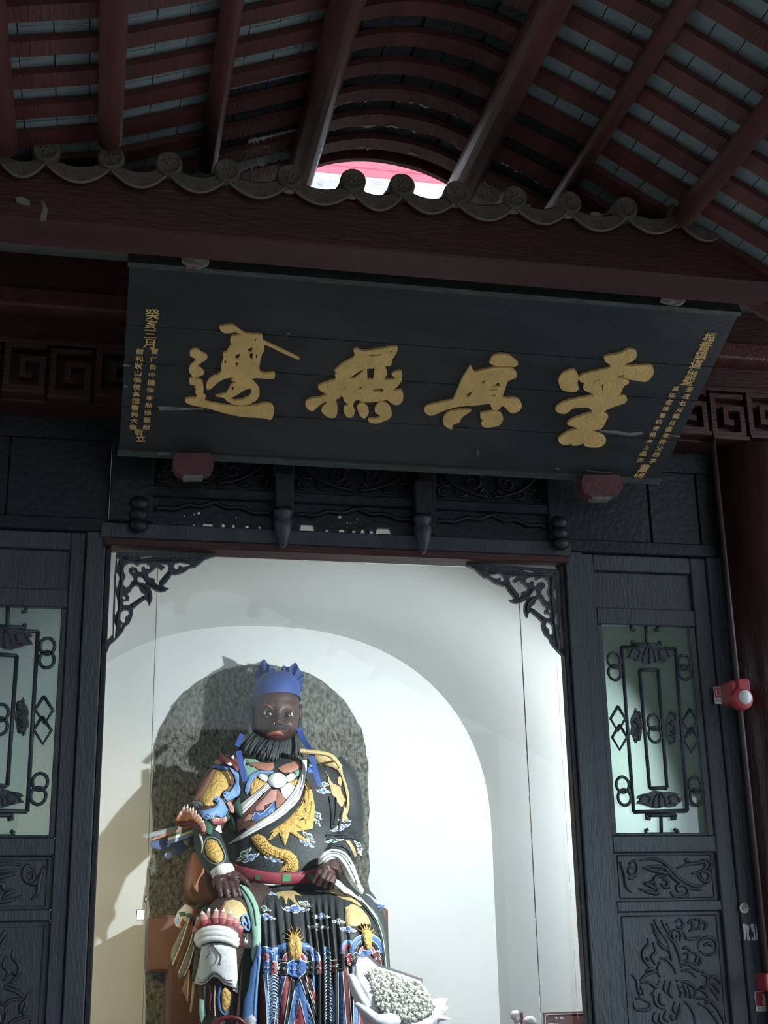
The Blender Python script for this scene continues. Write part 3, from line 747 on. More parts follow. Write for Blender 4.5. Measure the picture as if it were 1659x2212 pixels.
CH = {
 'bian': (240, 540, 3.1904, [
  ([(745,515),(820,505),(850,515),(900,555),(960,570),(1035,575),(1045,610),(1065,625),(1280,728),(1286,740),(1270,737),(1150,682),(1062,642),(1055,680),(1035,720),(1025,830),(1118,835),(1127,858),(1110,876),(1000,870),(965,882),(990,910),(1018,945),(1020,990),(990,1030),(920,1057),(850,1052),(800,1030),(775,1005),(718,994),(790,978),(826,922),(860,897),(828,890),(846,872),(800,870),(740,897),(690,942),(660,948),(657,910),(690,868),(752,838),(760,780),(775,740),(770,702),(795,692),(815,660),(830,640),(820,618),(835,582),(895,572),(860,556),(800,562),(760,550)],
   [[(935,672),(972,658),(972,688),(948,692)], [(858,712),(893,698),(875,742),(855,740)], [(955,702),(978,698),(972,742),(957,735)], [(850,765),(878,763),(864,792)], [(993,712),(1007,708),(1002,738)], [(983,602),(1000,598),(996,617)], [(818,1012),(860,990),(925,950),(958,942),(972,968),(950,1000),(900,1022),(850,1027)], [(828,935),(852,925),(836,962)], [(778,750),(797,755),(785,778)]]),
  ([(545,690),(570,675),(602,680),(622,700),(650,710),(662,735),(622,765),(592,787),(622,810),(642,840),(612,856),(572,870),(602,880),(630,900),(637,950),(632,980),(652,1000),(645,1030),(720,1050),(850,1065),(1000,1060),(1060,1045),(1110,1060),(1121,1110),(1100,1157),(1050,1146),(900,1136),(780,1112),(680,1082),(560,1057),(515,1037),(518,1014),(592,1005),(580,970),(592,950),(573,932),(590,920),(545,915),(538,880),(565,864),(540,830),(545,790),(580,757),(580,737),(545,716)], [])]),
 'wu': (640, 600, 3.1904, [
  ([(262,632),(320,580),(400,535),(393,490),(420,478),(455,495),(570,480),(685,464),(691,500),(660,550),(650,590),(610,602),(626,650),(600,690),(660,690),(682,680),(655,655),(700,633),(726,642),(722,700),(690,740),(665,765),(720,765),(736,800),(726,845),(690,866),(650,850),(620,830),(560,842),(480,846),(412,830),(390,870),(402,910),(385,947),(350,947),(325,910),(330,880),(360,860),(330,840),(315,800),(292,820),(270,830),(282,880),(272,945),(220,950),(175,912),(180,880),(210,852),(190,845),(130,892),(110,906),(75,890),(62,855),(90,825),(150,815),(210,795),(170,770),(148,740),(190,715),(270,690),(265,660),(290,640)],
   [[(360,682),(420,640),(467,613),(440,652),(400,684)], [(486,614),(540,612),(530,688),(488,690)], [(303,757),(342,740),(330,757)], [(418,752),(467,730),(440,757)], [(528,757),(597,755),(597,775),(530,771)], [(498,521),(587,514),(587,522),(500,529)], [(640,497),(657,490),(656,506)]]),
  ([(415,880),(440,853),(470,860),(492,885),(497,920),(470,957),(440,940),(425,910)], []),
  ([(538,890),(570,848),(610,850),(642,880),(657,920),(642,955),(590,982),(545,992),(503,982),(498,965),(550,960),(580,940),(545,920)], [])]),
 'xing': (640, 600, 3.1904, [
  ([(1328,577),(1350,535),(1400,514),(1460,525),(1500,555),(1527,580),(1500,602),(1450,595),(1380,597)], []),
  ([(1080,830),(1110,760),(1140,690),(1170,640),(1200,598),(1225,637),(1300,620),(1400,605),(1470,610),(1510,640),(1517,670),(1480,690),(1455,702),(1435,760),(1420,815),(1490,818),(1530,830),(1552,870),(1530,907),(1480,922),(1440,885),(1415,870),(1400,892),(1365,902),(1340,880),(1330,857),(1250,865),(1110,877),(1020,902),(930,938),(890,920),(883,890),(920,865)],
   [[(1172,792),(1212,768),(1195,806),(1174,811)], [(1263,716),(1312,688),(1290,717)], [(1343,741),(1392,708),(1402,736)], [(1328,760),(1387,750),(1387,757),(1330,767)], [(1308,797),(1372,795),(1372,803)]]),
  ([(1010,960),(1040,920),(1110,900),(1197,900),(1190,915),(1140,950),(1120,985),(1080,1000),(1070,1033),(1040,1020),(1013,1000)], []),
  ([(1268,920),(1300,915),(1370,908),(1412,930),(1422,965),(1400,1002),(1350,1017),(1290,1017),(1273,990),(1290,970),(1268,960)], [])]),
 'ling': (1140, 620, 3.1965, [
  ([(213,625),(240,585),(310,558),(347,605),(340,650),(347,690),(320,712),(240,702),(213,660)], []),
  ([(523,475),(560,460),(640,445),(690,418),(742,430),(747,470),(720,500),(665,522),(690,535),(830,528),(862,550),(862,590),(840,622),(810,642),(760,636),(700,626),(672,616),(606,612),(640,620),(690,633),(692,655),(660,672),(640,720),(620,740),(670,743),(682,770),(660,792),(600,812),(520,850),(552,880),(540,907),(510,962),(470,972),(435,985),(480,1000),(522,1020),(537,1050),(510,1087),(450,1097),(390,1085),(380,1067),(350,1080),(298,1078),(312,1020),(290,1072),(240,1077),(208,1050),(220,1025),(280,985),(340,965),(273,940),(280,920),(330,890),(420,860),(440,850),(415,822),(340,822),(300,832),(260,862),(210,857),(188,835),(210,805),(270,775),(420,743),(450,730),(390,702),(380,675),(390,652),(360,642),(353,610),(400,585),(550,550),(567,530),(530,500)],
   [[(448,637),(497,626),(455,644)], [(508,662),(522,660),(516,702),(510,702)], [(614,604),(664,592),(664,606),(625,612)]])])}
for nm in ('bian', 'wu', 'xing', 'ling'):
    ox, oy, sc, shapes = CH[nm]; b = MB()
    for out, hol in shapes:
        out = catmull(out+out[:1], 3)[:-1]
        plate(b, out, hol, lambda x, y: onp(ox+x/sc, oy+y/sc, .014), PN*-.014)
    b.build('gilt_character', M['gilt'], pq)
# the two small inscriptions: columns of characters, each placed by the photo pixel of its middle
ptrnd = random.Random(2)
def column(chars, pa, pb, size, squash=0.9):
    n = len(chars); A = onp(*pa); B_ = onp(*pb); b = MB()
    for i, c in enumerate(chars):
        vs, fs = text_mesh(c, size, 0.012*size)
        if not vs: continue
        o = A+(B_-A)*(i/(n-1)); k = ptrnd.uniform(.92, 1.08); a = ptrnd.uniform(-.1, .1)
        f = [o+Vector((v.x*cos(a)-v.y*sin(a), 0, 0))*k+PHn*((v.x*sin(a)+v.y*cos(a))*k*squash)+PN*.006 for v in vs]
        m = len(f); b.add(f+[p-PN*.006 for p in f], fs+[tuple(q+m for q in t)[::-1] for t in fs])
    return b.build('inscription', M['gilt'], pq)
column('癸亥三月', (329, 677), (322, 741), .062, 1.0)
column('當任自中循得本縣張要銀', (334, 757), (316, 922), .037, .95)
column('前和狀山俠傍真但書何大敬', (302, 758), (288, 922), .038, .95)
column('桓音鎮道儒聖', (1532, 727), (1486, 822), .064, .95)
column('壬戌七月朔日度年弄父四字', (1489, 840), (1410, 994), .038, .95)
column('其田者理書的安似木上品古', (1459, 838), (1383, 992), .038, .95)
column('重修', (1391, 1010), (1380, 1027), .06, 1.0)
column('敬立', (300, 932), (304, 946), .048, 1.0)
# paint chips along the cracks
for q in ([(341,877),(352,877),(390,880),(440,881),(440,884),(390,886),(345,886)], [(341,973.5),(366,974.5),(369,979),(342,978)], [(1290,928),(1330,930),(1360,935),(1385,933),(1392,937),(1362,941),(1350,940),(1300,933)], [(1430,937),(1468,941),(1469,944),(1432,940)],
          [(1195,1006),(1212,1010),(1204,1012)], [(1262,1012),(1290,1015),(1320,1016),(1320,1019),(1280,1017)], [(1030,970),(1034,971),(1034,982),(1030,982)], [(660,868),(672,870),(676,880),(670,878)], [(622,718),(628,722),(620,722)], [(268,832),(276,833),(276,836),(268,836)], [(267,786),(282,788),(280,792),(267,790)]):
    b = MB(); plate(b, q, [], lambda x, y: onp(x, y, .012 if y > 970 and x != 1 else .0015), PN*-.001)
    b.build('paint_chip', M['chalk'], pq)

rp = random.Random(31); b = MB()
for (xa, ya, xb, yb) in ((275, 701, 1500, 800), (266, 786, 1490, 873), (262, 879, 1470, 960), (256, 968, 1420, 1030)):
    for _ in range(46):
        t = rp.random(); L_ = rp.uniform(.003, .022); x = xa+(xb-xa)*t; y = ya+(yb-ya)*t+rp.uniform(-1.5, 1.5)
        dx = (xb-xa)*L_; dy = (yb-ya)*L_; hh = rp.uniform(.3, 1.0)
        lf = .0105 if ya > 960 else .0006
        b.add([onp(x, y-hh*.4, lf), onp(x+dx*.5, y+dy*.5-hh, lf), onp(x+dx, y+dy, lf), onp(x+dx*.5, y+dy*.5+hh, lf)], [(0, 1, 2, 3)])
tag(b.build('worn_spots', M['wear'], pq, fix=False), kind='stuff')

# two red pegs carrying the lower edge of the plaque
for cx, cy, nm in ((418, 1003, 'left'), (1301, 1049, 'right')):
    g = empty('plaque_peg', at(cx, cy, -0.36)); tag(g, 'short red painted wooden block under the %s end of the black plaque' % nm, 'peg', 'pegs under the plaque')
    oct_ = [(-43,-22),(-36,-28),(36,-28),(43,-20),(44,0),(38,12),(25,19),(-25,19),(-38,11),(-44,-2)]
    b = MB(); plate(b, oct_, [], lambda x, y: at(cx+x, cy+y+4, -0.42), (0, 0.07, 0)); b.build('peg', M['peg'], g)
    low = [(-24,16),(-10,12),(0,8),(12,12),(24,15),(19,25),(-20,25)]
    b = MB(); plate(b, low, [], lambda x, y: at(cx+x, cy+y+4, -0.415), (0, 0.06, 0)); b.build('lip', M['chalk'], g)
# scraps lying on the plaque's top edge
def lump(name, label, cx, cy, rx, ry, m, seed):
    r_ = random.Random(seed); b = MB(); c = onp(cx, cy, -.005); rows = []
    for i in range(7):
        t = pi*(i+.15)/6.3
        rows.append([c+Vector((sin(t)*cos(a)*rx, sin(t)*sin(a)*.04, cos(t)*ry))*r_.uniform(.75, 1.2) for a in [2*pi*j/10 for j in range(10)]])
    b.grid(rows, False, True)
    o = b.build(name, m); tag(o, label, 'scrap'); return o
lump('crumpled_rag', 'grey crumpled rag lying on the plaque top, left end', 421, 568, .066, .030, M['clay_edge'], 4)
lump('paper_scrap', 'pale crumpled paper scrap lying on the plaque top, right end', 1452, 652, .064, .020, M['clay_edge'], 8)

# ================================================================ the statue
C_ = {}
def cm(k, h, rough=0.55, var=0.14, scale=8, bump=0.12, bs=50, **kw):
    C_[k] = mat('statue_'+k, h, rough, var, scale, bump, bs, **kw)
cm('robe', '2b3133', .6, .25, 6, .2); cm('skin', '45302d', .5, .14); cm('skin_face', '3b2521', .52, .2); cm('hat', '29437f', .6, .12); cm('ribbon', '354f90', .6, .12)
cm('white', 'dedfdd', .6, .06); cm('cream', 'd9cfb4', .6, .12); cm('gold', 'c9a55b', .36, .22, 30, 1.0, 48); cm('gold_flat', 'bda676', .55, .16, 14, .4, 60, metal=.1)
cm('blue', '4a70a8', .55); cm('light_blue', '6f92bf', .55); cm('teal', '80a592', .55); cm('green', '42624f', .6); cm('dark_green', '2b3a36', .6)
cm('red', '96474d', .55); cm('belt', '8a3a46', .5, .08); cm('maroon', '5e2a2c', .55); cm('rose', 'b3857d', .6); cm('orange', 'b98058', .6); cm('brown', '5e4137', .6); cm('tan', 'a0705c', .6)
cm('beard', '363c3c', .6, .25, 20); cm('hair', '26292a', .6); cm('black', '1b1f20', .5); cm('grey', '7b8384', .55, .2); cm('lip', '8a5646', .45); cm('eye', 'd9d2c4', .12, .03, spec=.8); cm('navy', '3b5079', .6); cm('brow', '94663c', .5); cm('boot', '3c2e28', .6, .4, 40, .6, 80); cm('pupil', '14100e', .08, spec=.9)
cm('slab', '34332b', .9, .5, 30, 1.0, 90, col2='8f938a', stretch=(1.5, 1, .9)); cm('chair', '6a463f', .5, .16, 4); cm('chair_dark', '583a30', .5, .2, 4); cm('greenband', '4d8a5c', .5)

st = empty('statue', (1.27, 2.7, 0.45))
tag(st, 'painted dark-faced seated warrior statue in black and gold robe with blue cap', 'statue')

# rough stone slab on the end wall behind the figure
def slab_fn(u, v): return Vector((u, 3.385, v))
pts = []
rnd = random.Random(21)
cxs = (at(327, 1800, 3.385).x+at(797, 1800, 3.385).x)/2; hws = (at(797, 1800, 3.385).x-at(327, 1800, 3.385).x)/2
zt_ = at(600, 1437, 3.385).z; zsp = at(327, 1660, 3.385).z
out = []
for i in range(24): out.append((cxs-hws+rnd.uniform(-.012, .012), 0.45+(zsp-0.45)*i/24))
for i in range(50):
    a = pi*(1-i/49); e = 2/2.15
    out.append((cxs+hws*math.copysign(abs(cos(a))**e, cos(a))+rnd.uniform(-.007, .007), zsp+(zt_-zsp)*abs(sin(a))**e+rnd.uniform(-.007, .007)))
for i in range(24): out.append((cxs+hws+rnd.uniform(-.012, .012), zsp+(0.45-zsp)*(i+1)/24))
ov, fs = cdt(out, (), .045)
b = MB(); n = len(ov); no = len(out)
b.add([Vector((p[0], 3.385-(rnd.uniform(.004, .022) if i >= no else .002), p[1])) for i, p in enumerate(ov)], fs, True)
b.grid([[Vector((p[0], 3.383, p[1])) for p in out], [Vector((p[0], 3.40, p[1])) for p in out]])
sl = b.build('stone_slab', C_['slab']); tag(sl, 'dark rough arched stone slab on the white wall behind the statue', 'stone slab')

# ---------------------------------------------------------------- body volumes
def X_(px, py, Y): return at(px, py, Y)
def ringloft(b, rows, n=40, ex=2.4):
    g = []
    for py, xl, xr, Yc, d, db in rows:
        a, c = at(xl, py, Yc), at(xr, py, Yc); cx = (a.x+c.x)/2; hw = (c.x-a.x)/2; z = (a.z+c.z)/2; r = []
        for j in range(n):
            t = 2*pi*j/n; e = 2/ex; s_ = sin(t)
            r.append(Vector((cx+hw*math.copysign(abs(cos(t))**e, cos(t)), Yc-(d if s_ > 0 else db)*math.copysign(abs(s_)**e, s_), z)))
        g.append(r)
    b.grid(g, True, True)
    b.add(g[0], [tuple(range(n))], True); b.add(g[-1], [tuple(range(n))], True)
    return b
T_ROWS = [(1628, 566, 634, 2.93, .11, .12), (1645, 548, 655, 2.94, .15, .15), (1656, 500, 705, 2.94, .18, .18), (1672, 474, 738, 2.94, .21, .22), (1700, 470, 752, 2.94, .24, .26), (1740, 478, 757, 2.93, .28, .3), (1780, 487, 757, 2.91, .32, .32), (1820, 490, 755, 2.89, .35, .34), (1860, 490, 752, 2.88, .36, .35), (1890, 492, 752, 2.87, .35, .36), (1930, 492, 762, 2.88, .34, .36), (1990, 486, 790, 2.90, .34, .36)]
rows = []
for r in catmull(T_ROWS, 4): rows.append(r)
torso = ringloft(MB(), rows); TORSO = torso.build('robe', C_['robe'], st)

def limb(pts, n=20, k=5, flat=1.0, up=None):
    """pts: (px, py, Y, radius in px)"""
    q = catmull(pts, k); b = MB(); P = []; R = []
    for px, py, Y, r in q:
        p = at(px, py, Y); P.append(p); R.append(r*(Y-CAM.y)/2956)
    return b.tube(P, R, n, True, flat, up)
arm = limb([(506,1652,2.93,30),(490,1672,2.90,38),(474,1705,2.86,43),(458,1745,2.78,42),(448,1780,2.70,34),(447,1800,2.64,27)])
ARM = arm.build('armoured_sleeve', C_['brown'], st)
fore = limb([(446,1788,2.68,25),(449,1815,2.60,30),(459,1845,2.50,31),(472,1872,2.42,26),(485,1890,2.38,20)])
FORE = fore.build('forearm_guard', C_['dark_green'], st)
slv = limb([(716,1650,2.93,28),(738,1682,2.92,34),(747,1722,2.90,37),(748,1765,2.86,38),(745,1800,2.80,40),(734,1834,2.70,43),(719,1858,2.60,34),(706,1874,2.54,22)], 24)
q = slv.v
SLV = slv.build('hanging_sleeve', C_['robe'], st)

# lap and hanging skirt as one draped sheet with pleats
SK = [
 (1917, [(536,2.84),(560,2.64),(610,2.60),(660,2.60),(712,2.62),(762,2.72),(792,2.98)]),
 (1928, [(538,2.78),(560,2.50),(610,2.46),(662,2.46),(720,2.46),(776,2.55),(803,2.9)]),
 (1945, [(540,2.72),(560,2.34),(610,2.30),(665,2.28),(727,2.27),(790,2.36),(815,2.85)]),
 (1972, [(542,2.66),(560,2.24),(610,2.20),(665,2.17),(732,2.12),(806,2.22),(828,2.8)]),
 (2005, [(545,2.62),(562,2.16),(611,2.12),(667,2.08),(736,2.00),(816,2.11),(836,2.74)]),
 (2045, [(548,2.58),(564,2.12),(612,2.07),(668,2.03),(738,1.95),(822,2.06),(840,2.70)]),
 (2110, [(548,2.56),(565,2.10),(612,2.04),(668,2.00),(741,1.93),(826,2.03),(844,2.66)]),
 (2212, [(546,2.54),(564,2.08),(610,2.02),(668,1.98),(745,1.91),(830,2.01),(850,2.64)]),
 (2440, [(540,2.54),(560,2.07),(606,2.01),(668,1.97),(748,1.90),(838,2.00),(858,2.64)])]
FOLDS = [(574,583,.030,3.2),(590,604,.045,3.4),(606,626,.018,3),(622,640,.030,3.2),(652,668,.030,3.2),(664,684,.070,3.4),(678,697,.060,3.2),(692,709,.070,3.4),(706,719,.060,3.2),(720,734,.060,3.6),(738,756,.028,3.4),(760,790,.02,5)]
rows = []
tmp = [[(y, x, Y) for x, Y in r] for y, r in SK]
fine = [catmull(r, 36) for r in tmp]
cols = list(zip(*fine))
colsf = [catmull(c, 8) for c in cols]
g = []
for i in range(len(colsf[0])):
    row = []
    for c in colsf:
        y, x, Y = c[i]
        ramp = min(1, max(0, (y-1925)/60)); dd = 0
        for xa, xb, amp, wd in FOLDS:
            t = min(1, max(0, (y-1930)/150)); xf = xa+(xb-xa)*t
            dd -= amp*math.exp(-((x-xf)/wd)**2)
        row.append(at(x, y, Y-dd*ramp+0.02*ramp))
    g.append(row)
skirt = MB(); skirt.grid(g); SKIRT = skirt.build('skirt', C_['robe'], st)

# viewer-left leg: thigh, knee, shin
leg = limb([(585,1950,2.80,48),(540,1962,2.50,50),(500,1985,2.24,53),(477,2020,2.14,54),(474,2060,2.14,52),(474,2110,2.16,46),(474,2180,2.18,42),(470,2300,2.20,40),(470,2400,2.20,40)], 26)
LEG = leg.build('armoured_leg', C_['boot'], st)
inner = limb([(540,2000,2.55,40),(525,2060,2.42,48),(520,2140,2.40,52),(515,2300,2.40,54),(512,2420,2.40,54)], 22)
INNER = inner.build('inner_robe', C_['dark_green'], st)

# ---------------------------------------------------------------- painted relief: outlines laid on the carved body
def bvh(*mbs):
    vs = []; fs = []
    for m in mbs:
        o = len(vs); vs += [Vector(v) for v in m.v]; fs += [tuple(i+o for i in f) for f in m.f]
    return BVHTree.FromPolygons(vs, fs)
B_T = bvh(torso, slv); B_TA = bvh(torso, slv, arm); B_A = bvh(arm, fore, torso); B_F = bvh(fore); B_S = bvh(skirt, torso); B_L = bvh(leg); B_ALL = bvh(torso, slv, arm, fore, skirt, leg, inner); B_IN = bvh(inner)
def hitpt(B, x, y):
    d = ray(x, y).normalized(); r = B.ray_cast(CAM, d); return r[0], d
def pdist(p, poly):
    m = 1e9; n = len(poly)
    for i in range(n):
        ax, ay = poly[i]; bx_, by = poly[(i+1) % n]; dx, dy = bx_-ax, by-ay; L = dx*dx+dy*dy
        t = 0 if L == 0 else max(0, min(1, ((p[0]-ax)*dx+(p[1]-ay)*dy)/L))
        m = min(m, (p[0]-ax-t*dx)**2+(p[1]-ay-t*dy)**2)
    return sqrt(m)
def deco(name, poly, m, B, parent=None, lift=.008, pillow=0.0, pr=6.0, step=7, o=(0, 0), sc=1.0, holes=(), mbx=None, rim=None):
    poly = [(o[0]+p[0]/sc, o[1]+p[1]/sc) for p in poly]; holes = [[(o[0]+p[0]/sc, o[1]+p[1]/sc) for p in h] for h in holes]
    ov, fs = cdt(poly, holes, step)
    hits = []; 
    for p in ov:
        h, d = hitpt(B, p[0], p[1]); hits.append((h, d))
    good = [(i, (h-CAM).length) for i, (h, d) in enumerate(hits) if h is not None]
    if not good: return None
    top = []; bot = []
    for i, p in enumerate(ov):
        h, d = hits[i]
        if h is None:
            j, L = min(good, key=lambda q: (ov[q[0]][0]-p[0])**2+(ov[q[0]][1]-p[1])**2); h = CAM+d*(L+.004)
        e = lift+(pillow*min(1, pdist(p, poly)/pr)**.6 if pillow else 0)
        top.append(h-d*e); bot.append(h+d*.006)
    b = mbx if mbx is not None else MB()
    if rim:
        n = len(poly); area = sum(poly[i][0]*poly[(i+1) % n][1]-poly[(i+1) % n][0]*poly[i][1] for i in range(n)); sg_ = 1 if area > 0 else -1; big = []
        for i in range(n):
            a, c = poly[i-1], poly[(i+1) % n]; dx, dy = c[0]-a[0], c[1]-a[1]; l = max(1e-6, sqrt(dx*dx+dy*dy)); big.append((poly[i][0]+sg_*dy/l*1.1, poly[i][1]-sg_*dx/l*1.1))
        deco('dark_outline', big, C_[rim], B, parent, max(.002, lift-.003), 0, step=8)
    n = len(top); b.add(top, fs, bool(pillow))
    cnt = {}
    for f in fs:
        for i in range(3):
            e = (f[i], f[(i+1) % 3]); k = tuple(sorted(e)); cnt[k] = None if k in cnt else e
    b.add(top+bot, [(e[0], e[1], e[1]+n, e[0]+n) for e in cnt.values() if e])
    if mbx is not None: return b
    return b.build(name, m, parent or st)
def stroke(name, pts, w, m, B, parent=None, lift=.006, k=4, o=(0, 0), sc=1.0, mbx=None, taper=False):
    """raised line along pts (photo pixels), half width w px"""
    pts = [(o[0]+p[0]/sc, o[1]+p[1]/sc) for p in pts]; pts = catmull(pts, k) if k > 1 else pts
    n = len(pts); L = None; vs = []; last = None
    for i, p in enumerate(pts):
        a, c = pts[max(i-1, 0)], pts[min(i+1, n-1)]; tx, ty = c[0]-a[0], c[1]-a[1]; l = max(1e-6, sqrt(tx*tx+ty*ty)); nx, ny = -ty/l, tx/l
        ww = w*(1 if not taper else max(.12, 1-.88*i/(n-1)))
        for s_, lf in ((-1, -.003), (-.6, lift*.9), (0, lift), (.6, lift*.9), (1, -.003)):
            q = (p[0]+nx*ww*s_, p[1]+ny*ww*s_); h, d = hitpt(B, *q)
            if h is None:
                dl = last if last is not None else 9.6; h = CAM+d*dl
            else: last = (h-CAM).length
            vs.append(h-d*lf)
    fs = []
    for i in range(n-1):
        for j in range(4): fs.append((i*5+j, i*5+j+1, i*5+6+j, i*5+5+j))
    b = mbx if mbx is not None else MB()
    b.add(vs, fs, True)
    if mbx is not None: return b
    return b.build(name, m, parent or st)
CLOUD = [(-1,-.35),(-.8,-.1),(-.62,-.42),(-.38,-.38),(-.28,-.75),(0,-.95),(.26,-.75),(.36,-.38),(.58,-.45),(.76,-.05),(1.02,-.3),(.92,.22),(.58,.42),(.32,.36),(.16,.74),(-.1,.8),(-.26,.42),(-.56,.5),(-.82,.28)]
def cloud(px, py, w, h, col, B, parent, rot=0.0, flip=1):
    ca, sa = cos(rot), sin(rot)
    def tr_(s): return [(px+(x*flip*w*ca-y*h*sa)*s, py+(x*flip*w*sa+y*h*ca)*s) for x, y in CLOUD]
    o1 = deco('cloud_motif', tr_(1.0), C_['white'], B, parent, .004, step=6)
    o2 = deco('cloud_fill', tr_(.72), C_[col], B, parent, .007, step=6)
    if o1 is None: return
    b = MB()
    for dx, dy in ((-.32, -.1), (.32, -.1), (0, .25)):
        cx, cy = px+(dx*flip*w*ca-dy*h*sa), py+(dx*flip*w*sa+dy*h*ca)
        stroke('', [(cx+cos(t)*w*.12*(1-t/9), cy+sin(t)*h*.16*(1-t/9)) for t in [i*.8 for i in range(9)]], .8, None, B, None, .010, 1, mbx=b)
    b.build('cloud_curl', C_['white'], parent)
# crops used for tracing: origin and scale
K1 = dict(o=(300, 1600), sc=8.295); K2 = dict(o=(480, 1600), sc=8.295); K3 = dict(o=(620, 1600), sc=8.295)
K4 = dict(o=(300, 1780), sc=8.295); K5 = dict(o=(480, 1780), sc=8.295); K6 = dict(o=(640, 1780), sc=8.295)
K7 = dict(o=(350, 1960), sc=6.636); K8 = dict(o=(560, 1960), sc=5.53)

def free(name, poly, m, Y, parent=None, thick=.02, pillow=.012, pr=6, step=8, o=(0, 0), sc=1.0, back=True):
    """free-standing sheet: outline in photo pixels at depth Y (number or function of px, py), domed and given thickness"""
    poly = [(o[0]+p[0]/sc, o[1]+p[1]/sc) for p in poly]
    Yf = Y if callable(Y) else (lambda x, y: Y)
    ov, fs = cdt(poly, (), step); n = len(ov)
    top = [at(p[0], p[1], Yf(p[0], p[1])-pillow*min(1, pdist(p, poly)/pr)**.6) for p in ov]
    bot = [at(p[0], p[1], Yf(p[0], p[1]))+Vector((0, thick, 0)) for p in ov]
    b = MB(); b.add(top, fs, True); b.add(bot, [f[::-1] for f in fs], True)
    cnt = {}
    for f in fs:
        for i in range(3):
            e = (f[i], f[(i+1) % 3]); k = tuple(sorted(e)); cnt[k] = None if k in cnt else e
    b.add(top+bot, [(e[0], e[1], e[1]+n, e[0]+n) for e in cnt.values() if e])
    return b.build(name, m, parent or st)
def lineY(x0, y0, Y0_, x1, y1, Y1_):
    dx, dy = x1-x0, y1-y0; L = dx*dx+dy*dy
    return lambda x, y: Y0_+(Y1_-Y0_)*max(0, min(1, ((x-x0)*dx+(y-y0)*dy)/L))
def petal(b, base, tip, w, nrm, nm=4):
    """pointed petal from base to tip (3d), half width w, colours 0..nm-1 from base to tip"""
    base, tip = Vector(base), Vector(tip); ax = tip-base; sd = ax.cross(nrm).normalized(); N_ = Vector(nrm).normalized()
    prof = [(0, .55), (.18, .9), (.4, 1.0), (.6, .9), (.8, .55), (.93, .22), (1.0, .02)]
    vs = []; k = 7
    for t, q in prof:
        c = base+ax*t
        for j in range(k):
            a = pi*j/(k-1); vs.append(c+sd*(cos(a)*w*q)+N_*(sin(a)*w*.55*q))
    for i in range(len(prof)-1):
        mi = min(nm-1, int((prof[i][0]+prof[i+1][0])/2*nm))
        b.add(vs[i*k:(i+2)*k], [(j, j+1, j+1+k, j+k) for j in range(k-1)], True, mi)
def merged(name, mb, m, parent, voxel=.007, smooth=6):
    """fuse overlapping volumes into one continuous skin"""
    o = mb.build('tmp', m)
    r = o.modifiers.new('r', 'REMESH'); r.mode = 'VOXEL'; r.voxel_size = voxel; r.use_smooth_shade = True
    s_ = o.modifiers.new('s', 'SMOOTH'); s_.iterations = smooth; s_.factor = .5
    me = bpy.data.meshes.new_from_object(o.evaluated_get(bpy.context.evaluated_depsgraph_get()))
    vs = [v.co.copy() for v in me.vertices]; fs = [tuple(p.vertices) for p in me.polygons]
    bpy.data.objects.remove(o); bpy.data.meshes.remove(me)
    b = MB(); b.add(vs, fs, True); return b.build(name, m, parent), b
PET = [C_['maroon'], C_['orange'], C_['rose'], C_['cream']]
PETR = [C_['red'], C_['red'], C_['rose'], C_['white']]

# ---------------------------------------------------------------- chest
D = deco
D('collar_lining', [(390,320),(600,330),(900,520),(930,600),(760,640),(520,660),(450,660),(400,480)], C_['teal'], B_T, TORSO, .004, **K2)
D('collar_lining', [(1300,540),(1420,500),(1420,620),(1330,640)], C_['teal'], B_T, TORSO, .004, **K2)
D('collar_lobe', [(450,400),(480,370),(620,360),(780,400),(920,390),(932,470),(900,522),(830,547),(740,522),(640,515),(600,470),(500,440)], C_['tan'], B_T, TORSO, .012, .010, rim='black', **K2)
D('collar_lobe', [(998,490),(1100,430),(1200,400),(1340,350),(1400,390),(1432,470),(1330,522),(1240,572),(1120,582),(1040,540)], C_['tan'], B_T, TORSO, .012, .010, rim='black', **K2)
D('underarmour', [(340,1310),(450,1000),(860,850),(1000,860),(1180,1060),(960,1290),(600,1500),(280,1640),(262,1420)], C_['brown'], B_T, TORSO, .004, **K2)
D('gold_scales', [(500,930),(520,760),(580,680),(640,660),(740,700),(800,760),(660,870),(520,980)], C_['gold'], B_T, TORSO, .008, .008, rim='black', **K2)
D('gold_scales', [(1220,740),(1330,690),(1390,700),(1320,800),(1260,810)], C_['gold'], B_T, TORSO, .008, .008, rim='black', **K2)
D('blue_border', [(470,650),(560,570),(700,530),(920,545),(920,590),(760,590),(640,640),(560,690),(515,770),(490,900),(450,970),(405,900),(430,780),(470,700)], C_['light_blue'], B_T, TORSO, .010, .006, rim='black', **K2)
D('rose_lining', [(760,1020),(880,880),(990,870),(960,1080),(880,1110),(760,1160),(740,1250),(600,1260),(600,1180)], C_['rose'], B_T, TORSO, .008, .005, rim='black', **K2)
D('rose_lining', [(380,1440),(480,1310),(560,1330),(520,1420)], C_['rose'], B_T, TORSO, .008, .005, rim='black', **K2)
D('blue_scroll', [(520,1430),(600,1270),(720,1290),(820,1190),(930,1080),(950,1240),(830,1340),(640,1450)], C_['blue'], B_T, TORSO, .009, .006, rim='black', **K2)
stroke('blue_scroll_edge', [(540,1410),(580,1290),(640,1300),(660,1330),(720,1300),(830,1200),(900,1120)], .8, C_['white'], B_T, TORSO, .016, **K2)
stroke('blue_scroll_edge', [(840,1290),(850,1240),(890,1230),(910,1270),(880,1290)], .8, C_['white'], B_T, TORSO, .016, **K2)
stroke('bead_chain', [(430,1590),(560,1510),(700,1420),(840,1350)], 4.5, C_['gold'], B_T, TORSO, .014, **K2)
b = MB()
